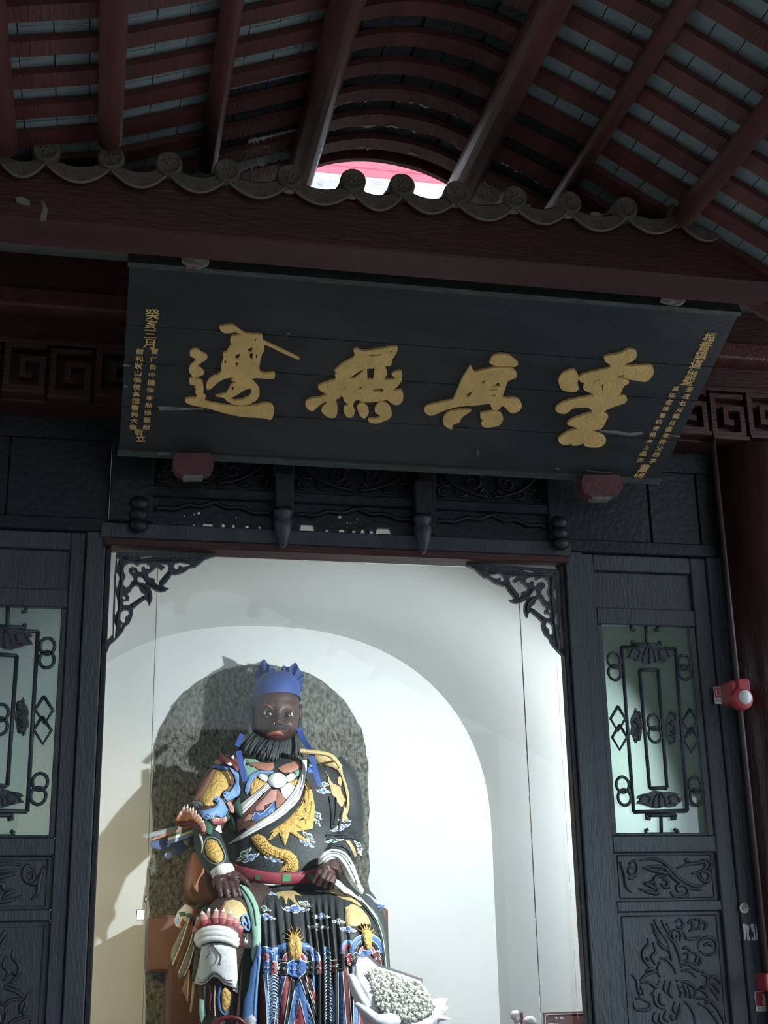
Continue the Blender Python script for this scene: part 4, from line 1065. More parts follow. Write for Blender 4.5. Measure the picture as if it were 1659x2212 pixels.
for i in range(14):
    t = i/13; h, d = hitpt(B_T, 480+(440+400*t)/8.295, 1600+(1580-230*t)/8.295)
    if h: b.ball(h-d*.014, .010, 6, 4)
tag(b.build('beads', C_['brown'], TORSO), kind='stuff')
D('tan_panel', [(1000,880),(1160,1080),(980,1260),(955,1080)], C_['tan'], B_T, TORSO, .010, .004, rim='black', **K2)
D('sash_end', [(1130,790),(1200,740),(1310,830),(1240,950),(1170,1070),(1080,980),(1045,860)], C_['white'], B_T, TORSO, .012, .008, **K2)
D('chest_sash', [(835,715),(875,830),(760,920),(560,1120),(370,1320),(318,1140),(560,960),(700,850)], C_['white'], B_T, TORSO, .016, .014, rim='black', **K2)
b = MB()
for ln in ([(820,770),(600,970),(350,1180)], [(850,810),(640,1010),(380,1250)], [(740,940),(760,960),(680,1050)], [(560,1040),(660,960),(720,900)]): stroke('', ln, .7, None, B_T, None, .034, mbx=b, **K2)
b.build('sash_fold', C_['grey'], TORSO)
D('sash_loop', [(638,630),(680,588),(760,600),(825,660),(822,725),(770,733),(690,690)], C_['white'], B_T, TORSO, .022, .018, rim='black', **K2)
D('sash_loop', [(1145,640),(1220,588),(1295,590),(1325,640),(1280,705),(1200,745),(1145,720)], C_['white'], B_T, TORSO, .022, .018, rim='black', **K2)
D('sash_knot', [(990+165*cos(t)+8*cos(3*t), 710+138*sin(t)) for t in [2*pi*i/24 for i in range(24)]], C_['white'], B_T, TORSO, .03, .04, 14, rim='black', **K2)
D('long_sash', [(1430,270),(1520,290),(1515,520),(1482,720),(1442,880),(1390,1040),(1290,1160),(1130,1310),(940,1440),(720,1560),(500,1680),(300,1790),(110,1862),(120,1835),(260,1735),(430,1615),(600,1495),(800,1365),(980,1235),(1140,1085),(1260,935),(1350,765),(1400,635),(1440,480)], C_['white'], B_T, TORSO, .022, .022, 7, rim='black', **K2)
b = MB()
for ln in ([(1440,560),(1410,760),(1300,960),(1130,1160),(900,1350)], [(1480,560),(1450,780),(1370,960),(1200,1180),(920,1390),(640,1560)], [(1160,1210),(1100,1290),(930,1410)], [(1420,820),(1360,1000),(1240,1150)], [(640,1550),(430,1670),(260,1770)]): stroke('', ln, .75, None, B_T, None, .047, mbx=b, **K2)
b.build('sash_fold', C_['grey'], TORSO)

# gold dragon on the robe
D('gold_dragon', [(659,1684),(668,1694),(675,1712),(680,1740),(679,1765),(675,1790),(655,1794),(640,1795),(648,1803),(660,1812),(668,1820),(655,1816),(640,1807),(626,1797),(623,1806),(619,1818),(616,1828),(611,1818),(606,1808),(603,1797),(595,1806),(585,1814),(577,1816),(584,1806),(590,1797),(582,1799),(592,1790),(610,1779),(626,1765),(638,1752),(648,1738),(655,1720),(659,1702)], C_['gold'], B_T, TORSO, .008, .014, 8)
b = MB()
for ln in ([(662,1700),(656,1730),(640,1756),(620,1775)], [(668,1706),(666,1735),(652,1760),(630,1782)], [(673,1730),(671,1755),(660,1778)], [(600,1795),(625,1782),(650,1768)], [(640,1760),(655,1765),(662,1780),(650,1788),(640,1780)], [(655,1690),(664,1704),(670,1725)], [(605,1788),(620,1780),(632,1772)], [(662,1745),(655,1757),(648,1762)]):
    stroke('', ln, 1.3, None, B_T, None, .028, mbx=b)
b.build('dragon_ridge', C_['gold'], TORSO)
for q in ([(1450,1060),(1485,1030),(1490,1110),(1470,1115)], [(1478,1200),(1512,1190),(1510,1290),(1490,1280)], [(1345,1395),(1400,1400),(1475,1375),(1450,1425),(1380,1430)]):
    D('dark_gap', q, C_['black'], B_T, TORSO, .024, **K2)
D('gold_dragon', [(508,240),(640,175),(760,230),(830,330),(900,392),(1050,442),(1120,455),(1132,440),(1145,468),(1215,485),(1222,470),(1240,505),(1300,560),(1335,570),(1330,610),(1375,680),(1360,700),(1372,790),(1320,868),(1008,862),(1060,800),(1122,730),(1110,652),(1000,622),(860,602),(720,542),(640,452),(570,372)], C_['gold'], B_T, TORSO, .008, .020, 8, **K5)
b = MB()
for i in range(30):
    t = i/29
    path = catmull([(640,260),(760,400),(900,490),(1080,560),(1230,640),(1250,760),(1180,850)], 10); p = path[int(t*(len(path)-1))]
    for dx, dy in ((-45, 25), (0, 0), (45, -25)):
        if (i+int(dx/45)) % 2: continue
        stroke('', [(p[0]+dx-28, p[1]+dy-10), (p[0]+dx, p[1]+dy+20), (p[0]+dx+28, p[1]+dy-10)], .7, None, B_T, None, .033, 2, mbx=b, **K5)
b.build('dragon_scales', C_['gold'], TORSO)
cloud(667, 1808, 19, 9, 'green', B_T, TORSO, .75); cloud(662, 1821, 19, 9, 'blue', B_T, TORSO, .5)
cloud(527, 1846, 23, 9, 'green', B_T, TORSO, -.75); cloud(542, 1853, 22, 9, 'blue', B_T, TORSO, -.5); cloud(592, 1856, 24, 8, 'blue', B_T, TORSO, .25)
# belt
D('belt', [(130,655),(300,745),(500,797),(740,845),(1000,872),(1320,872),(1480,845),(1659,805),(1800,740),(1820,1000),(1659,1042),(1500,1055),(1200,1070),(950,1070),(700,1045),(470,1010),(350,950),(190,880)], C_['belt'], B_T, TORSO, .03, .012, 5, rim='black', **K5)
D('belt_plate', [(1078,902),(1224,898),(1226,1026),(1080,1030)], C_['greenband'], B_T, TORSO, .046, **K5)
for x, y, c in ((640, 955, 'green'), (1590, 945, 'greenband')): D('belt_stud', [(x+55*cos(t), y+55*sin(t)) for t in [2*pi*i/14 for i in range(14)]], C_[c], B_T, TORSO, .046, **K5)
D('white_trim', [(480,1005),(700,1050),(950,1072),(1085,1072),(900,1105),(700,1105),(560,1065)], C_['white'], B_S, TORSO, .02, .008, **K5)
stroke('green_trim', [(500,1030),(640,1075),(880,1105),(1060,1080)], 1.5, C_['green'], B_S, TORSO, .034, **K5)

# ---------------------------------------------------------------- shoulder and hanging sleeve on the right
D('gold_mantle', [(235,170),(400,150),(560,190),(760,230),(860,290),(940,400),(990,500),(1003,600),(1060,750),(1112,950),(1122,1150),(1090,1300),(1062,1330),(1060,1200),(1080,1050),(1040,850),(980,640),(900,520),(830,482),(700,442),(560,392),(510,320),(500,250),(400,250),(260,222)], C_['gold_flat'], B_T, SLV, .010, .014, rim='black', **K3)
stroke('yellow_edge', [(240,180),(410,200),(560,215),(750,255),(880,360),(960,480)], 5.0, C_['gold_flat'], B_T, SLV, .035, **K3)
D('dark_gap', [(600,305),(690,308),(760,340),(720,352),(640,330)], C_['black'], B_T, SLV, .028, **K3)
D('gold_dragon', [(678,530),(740,620),(770,700),(830,770),(905,800),(960,830),(970,900),(1012,1000),(1052,1060),(1042,1140),(1032,1200),(960,1172),(900,1100),(860,1020),(800,962),(788,880),(770,800),(738,720),(735,640)], C_['gold_flat'], B_T, SLV, .010, .014, **K3)
D('gold_dragon', [(905,660),(960,640),(990,740),(960,820),(915,760)], C_['gold_flat'], B_T, SLV, .010, .012, **K3)
D('gold_dragon', [(1010,1150),(1092,1250),(1062,1330),(1097,1400),(1000,1442),(978,1280)], C_['gold_flat'], B_T, SLV, .010, .010, **K3)
D('teal_patch', [(345,330),(380,300),(465,475),(400,462)], C_['teal'], B_T, SLV, .012, **K3); D('blue_patch', [(355,455),(420,480),(482,585),(370,565)], C_['blue'], B_T, SLV, .012, **K3)
cloud(699, 1709, 17, 8, 'blue', B_T, SLV, .1); cloud(700, 1695, 13, 7, 'green', B_T, SLV, -.1); cloud(687, 1761, 12, 7, 'green', B_T, SLV, .9); cloud(685, 1776, 12, 6, 'green', B_T, SLV, .9)
cloud(736, 1788, 23, 8, 'blue', B_T, SLV, -.35); cloud(744, 1772, 15, 6, 'green', B_T, SLV, .1); cloud(722, 1816, 22, 6, 'green', B_T, SLV, -.15)
D('gold_dragon', [(880,290),(960,300),(1040,420),(1092,560),(1050,600),(960,400)], C_['gold_flat'], B_T, SLV, .010, .006, **K6)
cloud(774, 1825, 14, 6, 'green', B_T, SLV, .8); cloud(777, 1840, 10, 6, 'blue', B_T, SLV, 1.1)
b = MB()
for ln in ([(540,200),(700,185),(900,180),(1120,130)], [(560,260),(760,230),(980,240),(1120,300)], [(620,420),(760,380),(900,430),(1000,560)], [(700,1000-1640),(720,-300),(690,0)], [(870,-400),(800,-100),(760,100)], [(600,-500),(640,-200),(640,80)]):
    stroke('', ln, 2.6, None, B_T, None, .018, mbx=b, **K6)
b.build('sleeve_fold', C_['robe'], SLV)
cuffY = lineY(700, 1840, 2.36, 785, 1930, 2.30)
free('white_cuff', [(408,722),(418,600),(500,500),(620,445),(760,455),(880,510),(960,600),(1040,740),(1102,920),(1152,1080),(1215,1180),(1190,1252),(1100,1182),(1000,1082),(920,962),(850,842),(780,722),(700,652),(600,662),(520,700)], C_['white'], cuffY, None, .05, .03, 8, **K6)
B_C = None
free('cuff_flap', [(725,988),(790,1030),(880,1120),(980,1190),(1032,1240),(1090,1290),(1180,1340),(1240,1440),(1160,1390),(1060,1320),(960,1262),(860,1232),(780,1162),(688,1080)], C_['white'], 2.32, None, .03, .014, **K6)
free('cuff_inner_shade', [(740,790),(880,900),(960,1020),(1080,1180),(1145,1295),(1060,1272),(900,1132),(770,1000)], C_['grey'], 2.38, None, .02, .0, **K6)  # inside of the cuff, its shadow painted as grey
b = MB()
for ln in ([(440,680),(520,570),(640,520),(780,540),(900,660),(1000,850),(1100,1080)], [(480,700),(560,610),(660,580),(760,610),(880,760),(980,950),(1080,1130)], [(520,700),(600,640),(700,620)], [(800,650),(900,800),(1000,990),(1120,1170)], [(620,480),(780,500),(900,580),(990,730)]):
    pts = [at(640+p[0]/8.295, 1780+p[1]/8.295, cuffY(640+p[0]/8.295, 1780+p[1]/8.295)-.032) for p in catmull(ln, 4)]; b.tube(pts, .0035, 5)
b.build('cuff_fold', C_['grey'], st)
for ln, w_, m_ in (([(1010,1290),(1160,1420),(1300,1560),(1400,1700)], 2.2, 'black'), ([(1080,1260),(1240,1430),(1360,1560),(1460,1700)], 2.4, 'white')):
    stroke('hem_line', ln, w_, C_[m_], B_S, SKIRT, .02, **K6)
stroke('hem_band', [(1330,0),(1420,140),(1485,330),(1515,520),(1535,720),(1545,900)], 3.6, C_['green'], B_S, SKIRT, .018, **K8)
stroke('hem_line', [(1270,0),(1380,150),(1450,330),(1480,520),(1500,720),(1510,900)], 2.4, C_['black'], B_S, SKIRT, .018, **K8)
stroke('hem_line', [(1300,0),(1405,150),(1468,330),(1500,520),(1518,720)], 1.0, C_['white'], B_S, SKIRT, .024, **K8)
free('trailing_scarf', [(1150,1230),(1300,1260),(1400,1340),(1590,1440),(1602,1480),(1490,1560),(1530,1650),(1560,1800),(1500,1780),(1430,1600),(1260,1420)], C_['white'], 2.62, None, .03, .02, **K6)
b = MB()
for ln in ([(1200,1260),(1330,1330),(1440,1440),(1580,1470)], [(1300,1290),(1400,1420),(1460,1500),(1560,1480)], [(1420,1520),(1500,1600),(1520,1720)]):
    b.tube([at(640+p[0]/8.295, 1780+p[1]/8.295, 2.60) for p in catmull(ln, 4)], .008, 5)
b.build('scarf_pattern', C_['blue'], st)

# ---------------------------------------------------------------- armoured arm on the left
o1 = D('pauldron_head', [(1430,220),(1500,240),(1560,300),(1659,330),(1750,380),(1800,500),(1760,560),(1659,450),(1560,430),(1490,430),(1440,330)], C_['maroon'], B_TA, ARM, .03, .03, **K1)
for q in ([(1555,410),(1640,385),(1680,430),(1640,450)], [(1655,300),(1690,255),(1705,300),(1690,330)]): D('fang', q, C_['white'], B_TA, ARM, .06, .01, **K1)
stroke('red_lip', [(1560,400),(1640,370),(1700,420),(1720,480)], 2.0, C_['red'], B_TA, ARM, .05, **K1)
D('orange_cap', [(1330,400),(1400,330),(1440,340),(1480,420),(1400,420)], C_['orange'], B_A, ARM, .02, .01, **K1)
D('gold_scales', [(1390,520),(1500,530),(1600,560),(1645,660),(1640,760),(1590,850),(1500,910),(1450,1000),(1340,1080),(1340,1150),(1250,1170),(1170,1160),(1090,1080),(1130,980),(1200,860),(1300,680)], C_['gold'], B_A, ARM, .006, .016, 7, rim='black', **K1)
D('red_strip', [(1330,510),(1380,520),(1210,860),(1080,1080),(1000,1060),(1100,850),(1200,680)], C_['tan'], B_A, ARM, .008, .008, **K1)
D('blue_scroll', [(1310,430),(1400,415),(1470,440),(1540,450),(1580,440),(1590,500),(1530,530),(1450,510),(1380,480),(1310,500)], C_['blue'], B_A, ARM, .014, .010, rim='black', **K1)
# blue cloud borders down the sleeve (crop of the chest for the right one)
D('blue_scroll', [(130,480),(220,510),(300,600),(300,780),(330,880),(300,980),(200,1040),(100,1080),(30,1020),(10,950),(60,900),(130,930),(190,860),(240,740),(220,620),(160,540)], C_['light_blue'], B_A, ARM, .016, .012, rim='black', **K2)
D('blue_scroll', [(1330,1020),(1400,990),(1480,1040),(1540,1120),(1600,1250),(1560,1340),(1480,1380),(1380,1330),(1290,1400),(1220,1420),(1160,1390),(1110,1320),(1060,1250),(1180,1240),(1320,1210),(1420,1140),(1400,1100),(1330,1080)], C_['light_blue'], B_A, ARM, .016, .012, rim='black', **K1)
D('blue_scroll', [(910,1130),(980,1070),(1060,1070),(1140,1120),(1150,1180),(1090,1210),(1010,1190)], C_['grey'], B_A, ARM, .014, .010, rim='black', **K1)
b = MB()
for cx, cy, r in ((50, 970, 55), (1390-1490, 1065, 50)):
    stroke('', [(cx+cos(t)*r*(1-t/8), cy+sin(t)*r*(1-t/8)) for t in [i*.7 for i in range(10)]], .9, None, B_A, None, .034, 1, mbx=b, **K2)
for cx, cy, r in ((1240, 1340, 55), (1100, 1160, 40)):
    stroke('', [(cx+cos(t)*r*(1-t/8), cy+sin(t)*r*(1-t/8)) for t in [i*.7 for i in range(10)]], .9, None, B_A, None, .034, 1, mbx=b, **K1)
b.build('scroll_line', C_['dark_green'], ARM)
D('leaf', [(1560,1370),(1659,1290),(1720,1480),(1740,1620),(1659,1590),(1560,1540),(1500,1480)], C_['green'], B_A, ARM, .02, .012, rim='black', **K1)
D('leaf', [(200,1120),(320,1000),(330,1180),(370,1370),(330,1370),(230,1260)], C_['green'], B_A, ARM, .02, .012, rim='black', **K2)
D('leaf', [(60,1360),(110,1270),(200,1370),(240,1620),(150,1580),(70,1520)], C_['green'], B_A, ARM, .022, .012, rim='black', **K2)
D('leaf', [(1160,1430),(1300,1450),(1330,1560),(1290,1680),(1200,1659),(1150,1560)], C_['green'], B_A, ARM, .02, .014, rim='black', **K1)
D('bud', [(1570,1110),(1640,1090),(1700,1180),(1710,1300),(1650,1280)], C_['rose'], B_A, ARM, .026, .014, **K1)
b = MB(); nrm = Vector((0, -1, -.1))
for i in range(6):
    t = i/5; petal(b, at(463+t*18, 1781-t*4, 2.54), at(461+t*27, 1768-abs(t-.5)*8, 2.55), .018, nrm)
b.build('petal_cuff', PETR, ARM)
D('white_lining', [(1360,1590),(1420,1520),(1470,1530),(1490,1659),(1440,1640)], C_['white'], B_A, ARM, .02, .01, **K1)
tips = [(391,1752),(398,1739),(406,1736),(412,1743),(418,1742),(424,1750),(429,1757),(434,1764),(439,1771),(441,1780)]
bases = [(383,1778),(390,1780),(397,1781),(404,1780),(411,1777),(418,1777),(425,1780),(431,1786),(436,1793),(439,1800)]
for (bx_, by), (tx, ty) in zip(bases, tips):
    b = MB(); yy = 2.66-.20*max(0, (bx_-398)/42); petal(b, at(bx_, by, yy), at(tx, ty, yy-.03), .016, nrm); b.build('petal', PET, ARM)
b = MB(); b.tube([at(x, y, 2.67-.20*max(0, (x-398)/42)) for x, y in catmull([(381,1774),(388,1781),(400,1781),(416,1778),(430,1786),(440,1802)], 4)], [.014]*21, 8); b.build('petal_band', C_['maroon'], ARM)
# forearm guard
D('gold_scales', [(1180,400),(1220,290),(1300,270),(1400,310),(1470,440),(1520,560),(1490,660),(1420,700),(1310,660),(1220,560)], C_['gold'], B_F, FORE, .008, .018, 6, rim='black', **K4)
stroke('guard_rim', [(1150,400),(1200,270),(1300,235),(1420,290),(1500,430),(1550,570),(1520,670),(1420,720),(1290,690),(1190,580),(1150,450)], 1.6, C_['grey'], B_F, FORE, .012, **K4)
b = MB()
for i in range(16):
    t = i/15; h, d = hitpt(B_F, 300+(1090+30*sin(t*3)+40*t)/8.295, 1780+(200+300*t)/8.295)
    if h: b.ball(h-d*.004, .008, 6, 4)
tag(b.build('beads', C_['cream'], FORE), kind='stuff')
b = MB()
for (x0, y0, x1, y1, r) in ((460,1886,498,1872,8.5), (463,1892,501,1878,8.5), (466,1899,502,1884,6)):
    cy = lambda t: (x0+(x1-x0)*t, y0+(y1-y0)*t-4*sin(pi*t))
    b.tube([at(*cy(t), 2.34-.06*sin(pi*t)) for t in [i/8 for i in range(9)]], [r*.0031*(.8+.25*sin(pi*i/8)) for i in range(9)], 10)
b.build('white_wristband', C_['white'], st)

# ---------------------------------------------------------------- hands
def chain(b, pts, rad, n=10): b.tube([at(*p) for p in pts], rad, n)
h1 = MB(); K = lambda x, y, Y: (480+x/8.295, 1780+y/8.295, Y)
chain(h1, [K(20,900,2.40), K(60,980,2.34), K(90,1060,2.27)], [.055, .068, .060])
chain(h1, [K(180,930,2.38), K(200,1000,2.31), K(220,1070,2.26)], [.045, .060, .050])
chain(h1, [K(-40,960,2.36), K(-40,1040,2.30), K(-20,1090,2.27)], [.045, .055, .045])
for pts in ([K(235,1040,2.26), K(285,1170,2.18), K(318,1280,2.17), K(340,1365,2.20)], [K(140,1050,2.24), K(190,1190,2.16), K(222,1300,2.15), K(235,1385,2.19)], [K(40,1050,2.24), K(75,1200,2.16), K(105,1310,2.15), K(118,1395,2.19)], [K(-55,1050,2.26), K(-45,1190,2.18), K(-15,1290,2.17), K(5,1370,2.20)]):
    chain(h1, pts, [.022, .0185, .0165, .012])
chain(h1, [K(230,950,2.33), K(340,980,2.26), K(430,1040,2.24), K(490,1120,2.26)], [.034, .024, .020, .014])
HAND1, _ = merged('hand', h1, C_['skin'], st, .0055, 3); HAND1['label'] = 'dark hand resting spread on the knee'
h2 = MB(); K = lambda x, y, Y: (640+x/8.295, 1780+y/8.295, Y)
chain(h2, [K(650,700,2.45), K(640,790,2.38), K(610,900,2.35)], [.055, .075, .075])
chain(h2, [K(560,760,2.40), K(530,850,2.34), K(560,950,2.34)], [.055, .060, .055])
for pts in ([K(490,760,2.36), K(400,880,2.31), K(310,1030,2.33), K(330,1100,2.39)], [K(540,830,2.32), K(460,960,2.28), K(390,1080,2.31), K(420,1130,2.38)], [K(610,890,2.30), K(550,1010,2.27), K(490,1100,2.31), K(520,1140,2.38)], [K(670,940,2.32), K(640,1040,2.29), K(590,1120,2.33), K(610,1150,2.39)]):
    chain(h2, pts, [.021, .0185, .0175, .015])
chain(h2, [K(590,730,2.38), K(500,720,2.36), K(440,770,2.39), K(420,830,2.43)], [.028, .021, .018, .014])
HAND2, _ = merged('hand', h2, C_['skin'], st, .0055, 3); HAND2['label'] = 'dark fist gripping the red belt'

# ---------------------------------------------------------------- ribbons, sword tail and tassel behind the arm
rY = lineY(430, 1780, 2.80, 310, 1810, 2.66)
for nm, q, m_, dy in (('ribbon_band', [(60,205),(100,178),(500,80),(850,0),(1050,-45),(1070,40),(900,90),(530,165),(250,240),(130,262)], 'grey', -.02),
                      ('ribbon_band', [(210,268),(520,165),(900,25),(965,22),(965,50),(540,195),(230,302)], 'tan', -.03),
                      ('ribbon_band', [(528,205),(720,135),(900,78),(972,45),(1003,82),(800,164),(538,244)], 'green', -.045),
                      ('ribbon_band', [(518,252),(538,240),(800,160),(1006,82),(1022,122),(800,206),(522,302)], 'cream', -.045),
                      ('ribbon_band', [(508,332),(522,300),(800,204),(1020,116),(1047,166),(850,262),(540,362)], 'light_blue', -.045),
                      ('ribbon_cloth', [(200,320),(350,280),(510,240),(700,250),(900,200),(1050,150),(1080,300),(940,330),(880,440),(760,520),(640,570),(600,430),(460,470),(240,430),(190,370)], 'navy', .03),
                      ('ribbon_tag', [(460,530),(540,500),(575,505),(600,580),(540,622),(470,610)], 'light_blue', 0),
                      ('ribbon_curl', [(790,300),(900,258),(932,270),(900,340),(880,405),(830,360)], 'grey', -.02)):
    free(nm, q, C_[m_], (lambda d_: (lambda x, y: rY(x, y)+d_))(dy), None, .012, .006, 5, **K4)
free('tassel', [(985,300),(1050,235),(1078,240),(1062,400),(1042,450),(1020,510),(1010,450)], C_['red'], 2.70, None, .02, .012, **K4)
free('tassel_leaf', [(958,520),(1010,495),(1080,520),(1122,580),(1167,640),(1150,720),(1172,780),(1167,880),(1100,960),(1060,1060),(1062,1222),(1030,1200),(990,1150),(960,980),(935,820),(938,640)], C_['tan'], 2.70, None, .02, .012, **K4)

# ---------------------------------------------------------------- knee, shin wraps and streamers
D('gold_scales', [(478,1960),(486,1946),(504,1943),(520,1948),(531,1963),(538,1985),(532,2012),(505,1995),(480,1984)], C_['gold_flat'], B_L, LEG, .008, .012)
D('red_strip', [(470,1972),(484,1950),(496,1952),(480,1978)], C_['red'], B_L, LEG, .012, .006)
tp = [(422,1998),(427,1980),(436,1967),(451,1961),(467,1961),(483,1962),(498,1966),(509,1976),(517,1988)]
bp = [(425,2020),(433,2007),(443,2001),(455,1998),(467,1997),(480,1998),(493,2001),(505,2007),(516,2018)]
for p, q in zip(tp, bp):
    hb, d = hitpt(B_L, *q); ht, d2 = hitpt(B_L, *p)
    if hb is None: hb = at(q[0], q[1], 2.16)
    if ht is None: ht = hb+(at(p[0], p[1], hb.y)-hb)
    b = MB(); petal(b, hb-d*.010, ht-d*.024, .027, -d); b.build('petal', PETR, LEG)
D('knee_band', [(440,420),(470,330),(560,255),(680,232),(800,228),(920,243),(1020,268),(1100,318),(1152,420),(1152,560),(1090,582),(1070,480),(1040,370),(950,310),(780,285),(620,300),(530,350),(500,430),(510,540),(470,600)], C_['maroon'], B_L, LEG, .022, .008, rim='black', **K7)
b = MB()
for ln, r in (([(512,425),(600,345),(760,318),(930,338),(1055,425)], .026), ([(508,470),(620,400),(780,375),(940,400),(1068,490)], .028), ([(525,520),(680,455),(820,445),(960,475),(1066,545)], .026)):
    pts = []
    for p in catmull(ln, 5):
        h, d = hitpt(B_L, 350+p[0]/6.636, 1960+p[1]/6.636); pts.append((h-d*.012) if h else at(350+p[0]/6.636, 1960+p[1]/6.636, 2.12))
    b.tube(pts, r, 10)
b.build('white_roll', C_['white'], LEG)
D('white_gaiter', [(568,545),(700,508),(880,512),(1062,570),(1070,700),(1085,1000),(1087,1232),(1015,1190),(1010,1142),(900,1112),(800,1012),(740,992),(690,1030),(640,1082),(560,1117),(458,1087),(490,960),(540,740)], C_['white'], B_L, LEG, .022, .016, 8, **K7)
for ln, w_ in (([(475,1045),(560,1080),(650,1040),(740,950),(800,970),(890,1060),(1015,1095)], 1.3), ([(485,1015),(560,1045),(650,1005),(740,925),(800,945),(900,1030),(1015,1050)], .7), ([(1020,1140),(1080,1170)], .9)):
    stroke('gaiter_line', ln, w_, C_['dark_green'], B_L, LEG, .045, **K7)
stroke('cord', [(570,548),(700,503),(880,506),(1078,572)], 1.3, C_['black'], B_L, LEG, .046, **K7)
stroke('cord', [(700,510),(790,620),(850,700),(830,790),(850,820)], .9, C_['black'], B_L, LEG, .044, **K7); stroke('cord', [(720,520),(655,580),(680,650),(620,740)], .7, C_['black'], B_L, LEG, .044, **K7); stroke('cord', [(730,530),(800,700),(760,810)], .6, C_['grey'], B_L, LEG, .044, **K7)
D('gold_scales', [(858,1200),(900,1140),(988,1220),(972,1400),(912,1512),(858,1450)], C_['gold'], B_L, LEG, .008, .012, rim='black', **K7)
stroke('blue_rim', [(840,1130),(815,1250),(812,1350),(840,1480),(905,1540),(955,1480)], 3.0, C_['blue'], B_L, LEG, .016, **K7)
for x in (620, 760): stroke('bead_line', [(x,1130),(x-10,1350),(x,1560)], 1.8, C_['cream'] if x == 760 else C_['grey'], B_L, LEG, .01, **K7)
stroke('red_line', [(680,1110),(700,1250),(685,1400),(690,1480)], 1.6, C_['red'], B_L, LEG, .01, **K7)
free('teal_strip', [(540,1310),(595,1330),(612,1560),(565,1664),(535,1500)], C_['teal'], 2.0, None, .01, .006, **K7)
for nm, q, m_, Y in (('streamer', [(350,180),(392,165),(300,470),(150,832),(128,700),(140,600)], 'grey', 2.36), ('streamer', [(440,190),(455,330),(380,580),(232,960),(178,890),(300,560)], 'brown', 2.33), ('streamer', [(425,380),(480,480),(460,640),(400,800),(318,990),(240,1025),(222,980),(330,740)], 'grey', 2.30), ('streamer', [(390,890),(388,1190),(362,1352),(288,1180)], 'tan', 2.3), ('streamer', [(470,640),(560,560),(540,900),(460,1090),(430,1000)], 'green', 2.28), ('streamer', [(440,1060),(480,1100),(420,1510),(400,1500)], 'cream', 2.3)):
    free(nm, q, C_[m_], Y, None, .015, .010, 5, **K7)
for ln in ([(388,170),(290,480),(150,830)], [(455,330),(378,590),(232,958)], [(478,490),(400,800),(320,985)], [(392,900),(365,1350)]):
    b = MB(); b.tube([at(350+p[0]/6.636, 1960+p[1]/6.636, 2.285) for p in catmull(ln, 4)], .0045, 5); b.build('streamer_edge', C_['cream'], st)
free('flower_cluster', [(178,180),(230,60),(330,-45),(400,-20),(455,30),(430,130),(340,230),(262,300),(200,268)], C_['white'], 2.42, None, .03, .02, **K7)
for nm, q, m_ in (('leaf', [(240,70),(320,60),(330,120),(260,130)], 'green'), ('leaf', [(340,90),(400,80),(410,140),(350,140)], 'green'), ('red_petal', [(255,230),(300,160),(310,210),(270,300)], 'red'), ('red_petal', [(440,40),(520,-30),(560,20),(450,150)], 'maroon'), ('blue_petal', [(175,180),(230,130),(220,240)], 'light_blue'), ('leaf', [(450,0),(600,-120),(640,-60),(520,60)], 'dark_green'), ('leaf', [(560,40),(620,-30),(650,20),(600,80)], 'green')):
    free(nm, q, C_[m_], 2.385, None, .012, .008, 4, **K7)
stroke('blue_curl', [(1140,200),(1165,125),(1215,120),(1250,220),(1255,330),(1190,300),(1150,230),(1190,200),(1210,250)], 3.2, C_['light_blue'], B_ALL, LEG, .05, **K7)
b = MB()
for i in range(7):
    x = 1150+i*16; b.tube([at(350+x/6.636, 1960+(330+8*i)/6.636, 2.10), at(350+(x+14)/6.636, 1960+(470+10*i)/6.636, 2.08), at(350+(x+20)/6.636, 1960+(590)/6.636, 2.10)], [.010, .014, .002], 6)
b.build('white_fringe', C_['white'], LEG)
tealY = lineY(520, 1915, 2.20, 556, 2060, 2.00)
free('teal_ribbon', [(513,1919),(520,1910),(535,1917),(548,1935),(557,1955),(563,1980),(564,2010),(564,2035),(557,2057),(548,2082),(544,2066),(545,2028),(540,1990),(532,1960),(523,1938)], C_['teal'], tealY, None, .03, .016, 5)
for ln in ([(520,1914),(536,1936),(548,1962),(553,2000)], [(517,1918),(530,1945),(541,1980),(546,2020)]):
    b = MB(); b.tube([at(x, y, tealY(x, y)-.017) for x, y in catmull(ln, 4)], .005, 5); b.build('ribbon_groove', C_['dark_green'], st)
free('blue_ribbon', [(1400,500),(1425,600),(1375,1150),(1352,1690),(1350,2200),(1120,2200),(1155,1690),(1180,1350),(1250,1150),(1280,900),(1330,760)], C_['blue'], 1.97, None, .03, .016, **K7)
b = MB(); b.tube([at(350+p[0]/6.636, 1960+p[1]/6.636, 1.955) for p in catmull([(1400,700),(1370,1000),(1340,1300),(1320,1690)], 4)], .008, 6); b.build('ribbon_edge', C_['light_blue'], st)

# ---------------------------------------------------------------- painted skirt
for x, y, w_, h_, c, r_ in ((638,1964,31,11,'blue',.05), (659,1953,16,8,'green',.3), (575,1981,21,9,'blue',.2), (570,1963,17,8,'green',.25), (694,1980,22,9,'blue',0), (687,2003,24,9,'green',.05), (731,1991,15,8,'green',.1), (752,2008,20,9,'blue',.15), (584,1930,24,4,'blue',.2)):
    cloud(x, y, w_, h_, c, B_S, SKIRT, r_)
D('gold_claw', [(970,1230),(1100,1195),(1300,1190),(1422,1290),(1300,1262),(1290,1300),(1395,1480),(1330,1445),(1180,1312),(1150,1450),(1080,1300),(1030,1290),(1010,1352)], C_['gold_flat'], B_S, SKIRT, .010, .008, **K5)
D('gold_dragon', [(870,1500),(1000,1430),(1090,1460),(1180,1530),(1290,1659),(1340,1800),(1200,1790),(1080,1830),(900,1840),(870,1720),(890,1600)], C_['gold_flat'], B_S, SKIRT, .010, .010, **K6)
